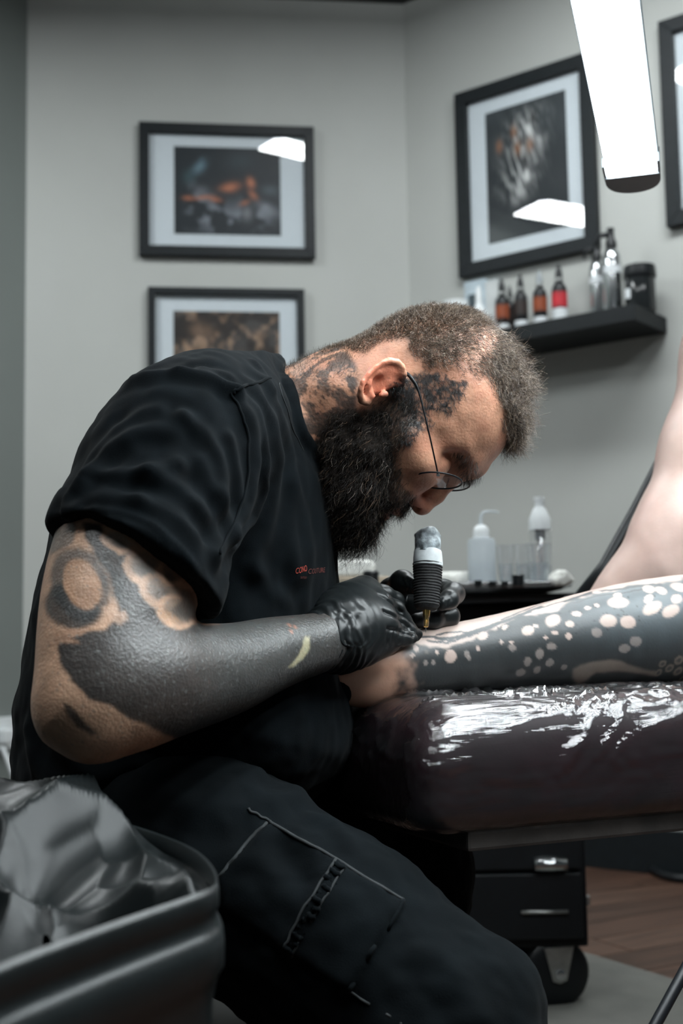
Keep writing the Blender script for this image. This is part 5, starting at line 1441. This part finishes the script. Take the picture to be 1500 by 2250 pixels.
for k in range(nd):
    zc = cz0 + .015 + dh * (k + .5)
    dwr = box('drawer', (ccx, YC + .001, zc), (chx - .012, .008, dh / 2 - .004), M['black_plastic'], cart, bevel=.003)
    hzv = P(1206, 1897, YC)[2] if k == 1 else (P(1190, 2001, YC)[2] if k == 0 else zc + dh * .2)
    tube('handle', [np.array([(P(1172, 1897, YC) if k == 1 else P(1140, 1897, YC))[0], YC - .012, hzv]), np.array([P(1242, 1897, YC)[0], YC - .012, hzv])], .0135 if k == 1 else .0035, M['steel'] if k == 1 else M['dull_steel'], dwr, n=12)
box('side_knob', (cx1 + .004, YC + .03, P(1277, 1985, YC)[2]), (.004, .006, .009), M['dull_steel'], cart, bevel=.002)
for sx, sy in ((1, 0), (-1, 0), (1, 1), (-1, 1)):
    wc = np.array([ccx + sx * (chx - .045) , YC + .03 + sy * .30, .064]); 
    if sx == 1 and sy == 0: wc[0] = P(1226, 2130, YC)[0]
    rw = .064
    x_ = np.array([.25, -.97, 0]); x_ = x_ / np.linalg.norm(x_)
    w_ = lathe('caster_wheel', wc - x_ * .014, x_, [(rw * .55, 0), (rw * .9, .001), (rw, .006), (rw, .022), (rw * .9, .027), (rw * .55, .028)], M['black_plastic'], cart, n=36)
    yv = np.cross(EZ, x_)
    for q in (-1, 1):
        pl_ = []
        for a, b in ((-.027, .074), (.027, .074), (.030, .05), (.014, -.012), (0, -.017), (-.014, -.012), (-.030, .05)):
            pl_.append(wc + yv * a + EZ * b)
        if cz0 < wc[2] + .074: pl_ = [np.array([p[0], p[1], min(p[2], cz0)]) for p in pl_]
        bm = bmesh.new(); n_ = len(pl_)
        lo_ = [bm.verts.new(tuple(p + x_ * q * .0175)) for p in pl_]; hi_ = [bm.verts.new(tuple(p + x_ * q * .020)) for p in pl_]
        bm.faces.new(lo_); bm.faces.new(hi_)
        for i in range(n_): bm.faces.new([lo_[i], lo_[(i + 1) % n_], hi_[(i + 1) % n_], hi_[i]])
        bmesh.ops.recalc_face_normals(bm, faces=bm.faces); br_ = bm_mk('caster_bracket', bm, M['dull_steel'], cart, bevel=.0008)
        lathe('axle_bolt', wc + x_ * q * .0198, x_ * q, [(.010, 0), (.010, .004), (.006, .006)], M['steel'], br_, n=14)
# tray lying on the cart
M['tray'] = nmat('black_tray', (.014, .015, .016), .3, noise=(60, .2))
M['tray_film'] = film_mat('tray_film', gloss=.16, rough=.14, bump=(60, 1.0, .004), haze=.10)
def rrect(cx, cy, hx, hy, r, n=8):
    out = []
    for sx, sy, a0_ in ((1, -1, -90), (1, 1, 0), (-1, 1, 90), (-1, -1, 180)):
        for i in range(n + 1):
            a = math.radians(a0_ + 90 * i / n); out.append((cx + sx * (hx - r) + r * math.cos(a), cy + sy * (hy - r) + r * math.sin(a)))
    return out
TY0 = YC - .06; trx1 = P(1258, 1290, TY0)[0]; trx0 = P(700, 1290, TY0)[0]
tray_z = tz - .006
tray = thing('tray', np.array([(trx0 + trx1) / 2, cyc - .03, tray_z]), 'black film-covered tray on the cart holding bottles and ink pots', 'tray')
rings = []
for sc_, zz in ((-.03, 0.0), (-.012, .004), (0, .016), (.004, .019), (0, .018), (-.016, .006), (-.034, .0035)):
    rings.append([(x, y, tray_z + zz) for x, y in rrect((trx0 + trx1) / 2, cyc - .05, (trx1 - trx0) / 2 + sc_, .20 + sc_, .05 + max(sc_, -.02))])
nr = len(rings[0]); vs = [p for r_ in rings for p in r_]
fs = [(j * nr + i, j * nr + (i + 1) % nr, (j + 1) * nr + (i + 1) % nr, (j + 1) * nr + i) for j in range(len(rings) - 1) for i in range(nr)]
fs.append(tuple(range((len(rings) - 1) * nr, len(rings) * nr))); fs.append(tuple(reversed(range(nr))))
mk('tray_shell', vs, fs, M['tray'], tray, True)
fr_ = []
for sc_, zz in ((.004, -.012 + .02), (.006, .015), (.0065, .0205), (.001, .0205), (-.018, .0085), (-.038, .006)):
    fr_.append([(x + .002 * math.sin(i * 2.3), y + .002 * math.cos(i * 1.7), tray_z + zz + .0015 * math.sin(i * 1.9)) for i, (x, y) in enumerate(rrect((trx0 + trx1) / 2, cyc - .05, (trx1 - trx0) / 2 + sc_, .20 + sc_, .05 + max(sc_, -.02)))])
vs = [p for r_ in fr_ for p in r_]
mk('tray_film', vs, [(j * nr + i, j * nr + (i + 1) % nr, (j + 1) * nr + (i + 1) % nr, (j + 1) * nr + i) for j in range(len(fr_) - 1) for i in range(nr)], M['tray_film'], tray, True)
TZ = tray_z + .0105
M['frost'] = nmat('frosted_plastic', (.62, .68, .72), .35, noise=(30, .05), alpha=.62)
M['liquid'] = nmat('clear_liquid', (.45, .52, .56), .1, noise=(20, .05), alpha=.35)
M['clear'] = film_mat('clear_plastic_cup', gloss=.06, rough=.05, haze=.06)
M['cotton_white'] = nmat('white_cotton', (.72, .72, .68), .95, noise=(90, .1), bump=(120, .9, .004))
def onto(px, y): 
    b = P(px, 1290, y); return np.array([b[0], b[1], TZ])
def hz(b, py):
    return P(750 + (proj(b)[0][0][0] - 750), py, b[1])[2] - b[2]
yb = YC + .02
b = onto(1060, yb); r = 31 * yb / FPX; H = hz(b, 1184); C1 = hz(b, 1156); S1 = hz(b, 1124)
t = thing('wash_bottle', b, 'frosted squeeze wash bottle with bent spout on the tray', 'bottle')
lathe('bottle_body', b, EZ, [(r * .95, 0), (r, .003), (r, H * .93), (r * .9, H), (r * .5, H + .003)], M['frost'], t)
lathe('liquid', b + EZ * .002, EZ, [(r * .92, 0), (r * .94, H * .5)], M['liquid'], t)
lathe('cap', b + EZ * (H + .002), EZ, [(r * .58, 0), (r * .58, .012), (r * .50, (C1 - H) * .8), (r * .3, C1 - H)], M['white_plastic'], t)
tube('spout', catmull([b + EZ * (C1 - .002), b + EZ * (C1 + (S1 - C1) * .6), b + EZ * (S1 - .002) + np.array([.006, 0, 0]), b + EZ * S1 + np.array([.018, 0, 0]), b + EZ * (S1 - .002) + np.array([.036, 0, 0])], 6), [.0042 * (1 - .6 * i / 24) for i in range(25)], M['frost'], t)
b = onto(1190, yb + .03); r = 24 * (yb + .03) / FPX; H = hz(b, 1160)
t = thing('foam_bottle', b, 'clear pump bottle with white foamer cap at the tray\'s right side', 'bottle')
lathe('bottle_body', b, EZ, [(r * .95, 0), (r, .003), (r, H * .9), (r * .8, H)], M['clear'], t)
lathe('liquid', b + EZ * .002, EZ, [(r * .9, 0), (r * .92, H * .35)], M['liquid'], t)
lathe('dip_tube', b + EZ * .01, EZ, [(.004, 0), (.004, H * .7), (.010, H * .72), (.010, H)], nmat('grey_pump', (.16, .17, .18), .5, noise=(30, .1)), t, n=12)
h1 = hz(b, 1136); h2 = hz(b, 1114); h3 = hz(b, 1092)
lathe('collar', b + EZ * (H - .004), EZ, [(r * 1.02, 0), (r * 1.03, .003), (r * 1.0, h1 - H), (r * .6, h2 - H), (r * .45, h2 - H + .004)], M['white_plastic'], t)
lathe('pump_head', b + EZ * h2, EZ, [(r * .42, 0), (r * .42, (h3 - h2) * .55), (r * .52, (h3 - h2) * .6), (r * .5, h3 - h2)], M['white_plastic'], t)
for px_, w_, pt_, dy, lab in ((1112, 20, 1198, -.005, 'small clear plastic cup beside the frosted wash bottle'), (1150, 21, 1196, .035, 'clear plastic cup between the other cup and the pump bottle'), (1186, 27, 1195, -.055, 'larger clear cup standing in front of the pump bottle')):
    b = onto(px_, yb + dy); r = w_ * (yb + dy) / FPX; H = hz(b, pt_)
    t = thing('clear_cup', b, lab, 'cup', 'clear cups on the tray')
    lathe('cup_wall', b, EZ, [(r * .2, .0005), (r * .72, .001), (r, H), (r * 1.05, H), (r * 1.05, H - .002), (r * .97, H - .003), (r * .68, .003), (r * .2, .003)], M['clear'], t, caps=False)
    lathe('water', b + EZ * .004, EZ, [(r * .69, 0), (r * .82, H * .5)], M['liquid'], t)
for k, (px_, w_, pt_, lab) in enumerate(((1050, 9, 1280, 'black ink pot below the wash bottle, leftmost of the ink pots'), (1081, 9, 1282, 'black ink pot, second from the left along the tray edge'), (1108, 8, 1282, 'black ink pot in front of the small clear cup'), (1138, 14, 1268, 'tallest black ink pot in the middle of the tray'))):
    b = onto(px_, yb - .085); r = w_ * b[1] / FPX; H = hz(b, pt_ - 4)
    t = thing('ink_pot', b, lab, 'ink pot', 'ink pots on the tray')
    lathe('cup_shell', b, EZ, [(r * .85, 0), (r, H), (r * .85, H), (r * .7, H * .4)], M['black_plastic'], t, n=18)
    lathe('rim', b + EZ * (H - .001), EZ, [(r * 1.02, 0), (r * 1.1, .0008), (r * 1.02, .0016), (r * .86, .0016)], M['black_plastic'], t, n=18, caps=False)
b = onto(1232, yb - .07); rr = 25 * b[1] / FPX
cf_ = Field().ell(b + EZ * rr * .62, (rr, rr, rr * .75), k=0)
v_, q_ = sdf_mesh(cf_, b - .035, b + .05, .002); n_ = normals(v_, q_); v_ = v_ + n_ * ((fbm(v_, 70, 3) - .5) * .012)[:, None]
v_[:, 2] = np.maximum(v_[:, 2], TZ)
tag(mk('cotton_ball', v_, q_, M['cotton_white'], None, True, origin=b), 'white cotton ball at the tray\'s right corner', 'cotton ball')
b = onto(1000, yb + .02)
t = thing('paper_roll', b, 'white paper roll lying on tray behind the gripping glove', 'paper roll')
rl = 19 * b[1] / FPX
tube('paper', [b + EZ * (rl + .0005) + np.array([-.028, 0, 0]), b + EZ * (rl + .0005) + np.array([.026, 0, 0])], rl, M['cotton_white'], t, n=24)
tube('core', [b + EZ * (rl + .0005) + np.array([.0255, 0, 0]), b + EZ * (rl + .0005) + np.array([.0285, 0, 0])], rl * .35, nmat('card_core', (.25, .19, .13), .8, noise=(40, .1)), t, n=16)
# folded cloths and dark bottle at the left of the tray
M['tan'] = nmat('tan_card', (.30, .25, .19), .8, noise=(40, .2))
def soft_pad(name, c, h, label, cat, mat, amp=.010):
    f_ = Field()
    def fn(X):
        q = np.abs(X - c.astype(np.float32)) - (np.array(h, np.float32) - .008)
        return np.sqrt((np.maximum(q, 0) ** 2).sum(1)) + np.minimum(q.max(1), 0) - .008
    f_.add(fn, c - np.array(h), c + np.array(h)); v_, q_ = sdf_mesh(f_, c - np.array(h) - .02, c + np.array(h) + .02, .0035); n_ = normals(v_, q_)
    v_ = v_ + n_ * ((fbm(v_ * np.array([1, 1, 2.5]), 24, 3) - .5) * amp)[:, None]; v_[:, 2] = np.maximum(v_[:, 2], c[2] - h[2])
    return tag(mk(name, v_, q_, mat, None, True, origin=c - EZ * h[2]), label, cat)
c0 = onto(772, yb + .03) + EZ * .003; 
z1 = hz(c0, 1270); z2 = hz(c0, 1236)
soft_pad('napkin_stack', c0 + EZ * z1 / 2, (.075, .06, z1 / 2), 'tan folded paper wipes under the white cloth behind the man\'s chest', 'napkins', M['tan'], .008)
soft_pad('folded_cloth', c0 + EZ * (z1 + (z2 - z1) / 2 + .001) + np.array([-.01, 0, 0]), (.055, .05, (z2 - z1) / 2), 'white folded cloth on top of the tan wipes behind the man\'s chest', 'cloth', M['cotton_white'], .010)
b = onto(815, yb - .07); rb_ = 17 * b[1] / FPX; H = hz(b, 1254)
t = thing('black_tub', b, 'small round black tub behind the near gloved knuckles', 'tub')
lathe('tub_body', b, EZ, [(rb_ * .95, 0), (rb_, .003), (rb_, H * .75)], M['black_plastic'], t); lathe('lid', b + EZ * H * .75, EZ, [(rb_ * 1.05, 0), (rb_ * 1.06, H * .15), (rb_ * .8, H * .25)], M['black_plastic'], t)
# white paper on the open shelf of the cart
ps_ = np.array([P(1040, 1388, YC - .03)[0], YC + .05, tz - .128])
soft = box('paper_sheet', (ps_[0], ps_[1], ps_[2] + .004), (.055, .09, .004), nmat('white_paper', (.75, .78, .79), .8, noise=(30, .04)), origin=ps_); tag(soft, 'stack of white paper on the cart\'s open shelf behind the leg', 'paper')

# ================================================================== waste bin with bag
ZR = .56
def onz(px, py, z):
    d = ray(px, py); return CAMLOC + d * ((z - CAM_H) / d[2])
rim_px = [(478, 1952), (462, 1915), (425, 1882), (360, 1852), (270, 1822), (150, 1798), (0, 1785), (-180, 1795), (-330, 1850), (-400, 1960), (-370, 2110), (-260, 2200), (-120, 2190), (60, 2120), (240, 2052), (400, 1995), (460, 1972)]
rim = catmull([onz(a, b, ZR) for a, b in rim_px], 6, closed=True)
bc = rim.mean(0); bin_o = thing('waste_bin', np.array([bc[0], bc[1], 0]), 'black plastic waste bin with a double rim at lower left', 'bin')
M['bin'] = nmat('bin_plastic', (.006, .0082, .0088), .36, spec=.34, noise=(30, .12), bump=(150, .15, .001))
def scl(f_, z): return [np.array([bc[0] + (p[0] - bc[0]) * f_, bc[1] + (p[1] - bc[1]) * f_, z]) for p in rim]
levels = [(.972, ZR - .004), (.985, ZR + .004), (1.0, ZR + .005), (1.008, ZR), (1.008, ZR - .008), (.996, ZR - .010), (.994, ZR - .017), (1.012, ZR - .019), (1.03, ZR - .022), (1.036, ZR - .028), (1.034, ZR - .040), (1.0, ZR - .046), (.97, ZR - .06), (.84, .004), (.80, .001)]
vs = [p for f_, z in levels for p in scl(f_, z)]; nr = len(rim)
fs = [(j * nr + i, j * nr + (i + 1) % nr, (j + 1) * nr + (i + 1) % nr, (j + 1) * nr + i) for j in range(len(levels) - 1) for i in range(nr)]
fs.append(tuple(range((len(levels) - 1) * nr, len(levels) * nr)))
bo = mk('bin_shell', vs, fs, M['bin'], bin_o, True)
inner = [(.972, ZR - .004), (.955, ZR - .03), (.80, .02)]
vs = [p for f_, z in inner for p in scl(f_, z)]
fs = [(j * nr + i, (j + 1) * nr + i, (j + 1) * nr + (i + 1) % nr, j * nr + (i + 1) % nr) for j in range(len(inner) - 1) for i in range(nr)]; fs.append(tuple(reversed(range(2 * nr, 3 * nr))))
mk('bin_lining', vs, fs, M['bin'], bin_o, True)
# crumpled bag: a faceted, folded sheet bulging out of the bin
M['bag'] = nmat('bag_plastic', (.004, .0056, .006), .40, spec=.22, noise=(40, .15), bump=(70, .12, .002))
nt_, nrad = 180, 90
vs = []
th = np.linspace(0, 1, nt_, endpoint=False)
rim_s = np.array([rim[int(t_ * len(rim)) % len(rim)] * (1 - (t_ * len(rim)) % 1) + rim[(int(t_ * len(rim)) + 1) % len(rim)] * ((t_ * len(rim)) % 1) for t_ in th])
pk_ = np.array([onz(90, 1850, ZR)[0], onz(90, 1850, ZR)[1]])
rho = np.linspace(0.02, .985, nrad)
PTS = bc[None, None, :2] + (rim_s[None, :, :2] - bc[None, None, :2]) * rho[:, None, None]
X2 = PTS.reshape(-1, 2); RR = np.repeat(rho, nt_)
# facets from the lower envelope of random tilted planes around scattered seeds
RB = np.random.default_rng(21)
seeds = RB.uniform(X2.min(0), X2.max(0), (85, 2)); tilt = RB.normal(0, .8, (85, 2)); hh = RB.uniform(-.018, .016, 85)
Xw = X2 + (np.stack([fbm(np.c_[X2, X2[:, :1] * 0], 12, 2), fbm(np.c_[X2, X2[:, :1] * 0] + 4, 12, 2)], 1) - .5) * .06
df = Xw[:, None, :] - seeds[None]; dd = (df ** 2).sum(2)
fac = .012 - (hh[None] + (df * tilt[None]).sum(2) - dd * 11.0).max(1)          # sharp ridges, smooth hollows
s2_ = RB.uniform(X2.min(0), X2.max(0), (260, 2)); t2_ = RB.normal(0, .6, (260, 2)); df2 = Xw[:, None, :] - s2_[None]
fac2 = .35 * (.01 - ((df2 * t2_[None]).sum(2) - (df2 ** 2).sum(2) * 26.0).max(1))
far_side = sstep(bc[1] - .08, bc[1] + .12, X2[:, 1])
bul = np.exp(-((X2[:, 0] - pk_[0]) ** 2 + (X2[:, 1] - (pk_[1] + .03)) ** 2) / .012)
Zb = ZR - .040 + .075 * bul + .020 * far_side + (fac * .8 + fac2) * sstep(1.0, .84, RR)
edge = sstep(.84, .985, RR); Zb = Zb * (1 - edge) + (ZR - .006) * edge
near_pit = sstep(bc[1] + .01, bc[1] - .08, X2[:, 1]) * sstep(.97, .6, RR); Zb -= .05 * near_pit
VV = np.c_[X2, Zb]
idx = np.arange(nrad * nt_).reshape(nrad, nt_)
Qb = np.stack([idx[:-1, :], np.roll(idx, -1, 1)[:-1, :], np.roll(idx, -1, 1)[1:, :], idx[1:, :]], -1).reshape(-1, 4)
# orientation: rho outward, theta order from the rim
nb = np.cross(VV[Qb[0, 1]] - VV[Qb[0, 0]], VV[Qb[0, 3]] - VV[Qb[0, 0]])
bag = mk('bin_bag', VV, Qb, M['bag'], bin_o, True)

# ================================================================== stool under the man
st_c = P(270, 2120, 1.31); sz = P(270, 2060, 1.31)[2]
stool = thing('stool', np.array([st_c[0], 1.31, 0]), 'black round rolling stool the man sits on', 'stool')
sx_ = st_c[0]
szt = 0.335
lathe('seat', np.array([sx_, 1.31, szt - .075]), EZ, [(.14, 0), (.165, .012), (.175, .04), (.165, .066), (.13, .074)], M['black_plastic'], stool, n=40)
lathe('post', np.array([sx_, 1.31, .09]), EZ, [(.03, 0), (.03, .12), (.018, .125), (.018, szt - .16)], M['black_metal'], stool, n=18)
for k in range(5):
    a = math.radians(-36 + 72 * k); dv = np.array([math.cos(a), math.sin(a), 0]); o_ = np.array([sx_, 1.31, .095])
    lg_ = tube('star_leg', [o_, o_ + dv * .13 + EZ * -.01, o_ + dv * .24 + EZ * -.035], [.017, .014, .011], M['black_metal'], stool, n=10)
    wv = np.cross(EZ, dv)
    lathe('caster', o_ + dv * .24 + np.array([0, 0, -.068]) - wv * .011, wv, [(.018, 0), (.026, .002), (.026, .020), (.018, .022)], M['black_plastic'], lg_, n=20)

# floor mat and cable
mA = onz(1100, 2040, .004); mB = onz(1480, 2155, .004); md = mB - mA; md /= np.linalg.norm(md); mn = np.array([md[1], -md[0], 0]); mn = mn if mn[1] < 0 else -mn
mc = mA + md * .25 + mn * .34; mc[2] = .0045
box_ = box('floor_mat', mc, (.62, .34, .0035), nmat('grey_mat', (.135, .135, .122), .75, noise=(14, .12), bump=(90, .2, .002)), axes=[md, mn, EZ], bevel=.002, origin=mc - EZ * .0035)
tag(box_, 'pale grey floor mat under the cart wheel at lower right', 'mat')
cb_ = catmull([onz(1380, 1862, .02), onz(1430, 1905, .02), onz(1500, 1925, .02), onz(1600, 1915, .02), onz(1800, 1880, .02)], 6)
cb_[:, 2] = .0125
cbo = tube('cable', cb_, .012, M['black_plastic'], None, origin=cb_[0]); tag(cbo, 'thick black cable lying on the dark floor at right', 'cable')
# ================================================================== lamps
M['lamp_on'] = nmat('lit_diffuser', (1, 1, 1), .5, emit=((.88, .97, 1.0), LAMP_STRENGTH), noise=(5, .01))
M['ceil_on'] = nmat('lit_ceiling_diffuser', (1, 1, 1), .5, emit=((.93, .985, 1.0), CEIL_STRENGTH), noise=(5, .01))
M['ceil_fill'] = nmat('added_fill_diffuser', (1, 1, 1), .5, emit=((.93, .985, 1.0), CEIL_FILL), noise=(5, .01))
M['lamp_house'] = nmat('grey_lamp_housing', (.10, .115, .125), .45, noise=(30, .08))
def led_bar(A, B, w, label, on, thick=.018, cat='lamp', group=None, cap=.05, nrm=None, into=None):
    A = np.asarray(A, float); B = np.asarray(B, float); d = B - A; L = np.linalg.norm(d); d /= L
    up = EZ - d * (EZ @ d); up /= np.linalg.norm(up); s = np.cross(d, up)
    t = into or thing('led_lamp', (A + B) / 2, label, cat, group)
    c = (A + B) / 2
    box('diffuser', c - up * .001, (L / 2, w / 2, .004), on, t, axes=[d, s, up], bevel=.0015)
    box('housing', c + up * (thick / 2 + .005), (L / 2, w / 2 + .003, thick / 2), M['lamp_house'], t, axes=[d, s, up], bevel=.003)
    for e in (-1, 1):
        bm = bmesh.new(); n = 16; E0 = c + d * e * L / 2
        prof = [(-w / 2 - .004, -.004 * e * e)] 
        pts2 = [E0 - s * (w / 2 + .004) - d * e * .012, E0 - s * (w / 2 + .004)]
        pts2 = []
        for i in range(n + 1):
            a = math.pi * i / n
            pts2.append(E0 + s * (-(w / 2 + .004) * math.cos(a)) + d * e * cap * math.sin(a) ** .6)
        lo_ = [bm.verts.new(tuple(p - up * .009)) for p in pts2]; hi_ = [bm.verts.new(tuple(p + up * (thick + .008))) for p in pts2]
        m_ = len(pts2)
        bm.faces.new(lo_); bm.faces.new(list(reversed(hi_)))
        for i in range(m_): bm.faces.new([lo_[i], lo_[(i + 1) % m_], hi_[(i + 1) % m_], hi_[i]])
        bmesh.ops.recalc_face_normals(bm, faces=bm.faces)
        bm_mk('end_cap', bm, M['lamp_house'], t, False)
        for q in (-1, 1):
            box('clip', E0 - d * e * .016 + s * q * (w / 2 + .0025) - up * .002, (.016, .0015, .006), M['lamp_house'], t, axes=[d, s, up])
    return t
lampA = P(1388, 372, 1.53); lampB = P(1327, 0, 1.17)
d_ = (lampB - lampA); lampB = lampA + d_ / np.linalg.norm(d_) * 1.1
lamp = led_bar(lampA, lampB, .060, 'bright white LED work lamp bar hanging in front of the portrait', M['lamp_on'])
mid = (lampA + lampB) / 2
for k in (1, 2):      # the lamp head carries three parallel bars
    led_bar(lampA + np.array([.27 * k, 0, 0]), lampB + np.array([.27 * k, 0, 0]), .060, None, M['lamp_on'], into=lamp)
tube('cross_bar', [mid + np.array([-.02, -.02, .034]), mid + np.array([.58, -.02, .034])], .009, M['black_metal'], lamp)
# floor stand of the lamp: pole and three legs
sA = P(1440, 2250, 1.12); sB = P(1500, 2140, 1.135); sd = (sB - sA) / np.linalg.norm(sB - sA)
foot = sA - sd * ((sA[2] - .012) / sd[2]); hub = sA + sd * ((.62 - sA[2]) / sd[2])
pole_b = np.array([hub[0], hub[1], .42])
tube('pole', [pole_b, np.array([hub[0], hub[1], 1.62])], .013, M['black_metal'], lamp, n=14)
rv = foot - hub; rv[2] = 0
rl_ = np.linalg.norm(rv)
for k in range(3):
    f_ = np.array([hub[0], hub[1], .012]) + [rv, np.array([.93, .05, 0]) * rl_, np.array([.45, -.88, 0]) * rl_][k]
    lg_ = tube('stand_leg', [hub, f_], .0052, M['black_metal'], lamp, n=12)
    m_ = hub * .55 + f_ * .45
    lathe('leg_screw', m_ - np.cross(sd, EZ) * .0 + np.array([0, -.008, 0]), np.array([0, -1.0, 0]), [(.004, 0), (.004, .004)], M['steel'], lg_, n=10)
tube('lamp_arm', catmull([mid + np.array([.27, -.02, .034]), mid + np.array([.30, .04, .16]), np.array([hub[0] + .02, hub[1] - .06, 1.60]), np.array([hub[0], hub[1], 1.60])], 6), .011, M['black_metal'], lamp)
# ceiling lamps of the room, above and behind the picture's frame; the pair beside the camera is added fill
led_bar((-.02, 3.08, CEIL_Z - .06), (1.35, 2.55, CEIL_Z - .06), .15, 'ceiling LED bar in front of the angled wall', M['ceil_on'], group='ceiling LED bars')
led_bar((-1.53, 3.10, CEIL_Z - .06), (-1.74, 2.25, CEIL_Z - .06), .24, 'wide ceiling LED panel in front of the back wall', M['ceil_on'], group='ceiling LED bars')
led_bar((-1.55, .62, CEIL_Z - .06), (-.25, .42, CEIL_Z - .06), .16, 'added fill LED bar on the ceiling left of the camera position', M['ceil_fill'], group='ceiling LED bars')
led_bar((.72, .42, CEIL_Z - .06), (2.1, .62, CEIL_Z - .06), .16, 'added fill LED bar on the ceiling right of the camera position', M['ceil_fill'], group='ceiling LED bars')
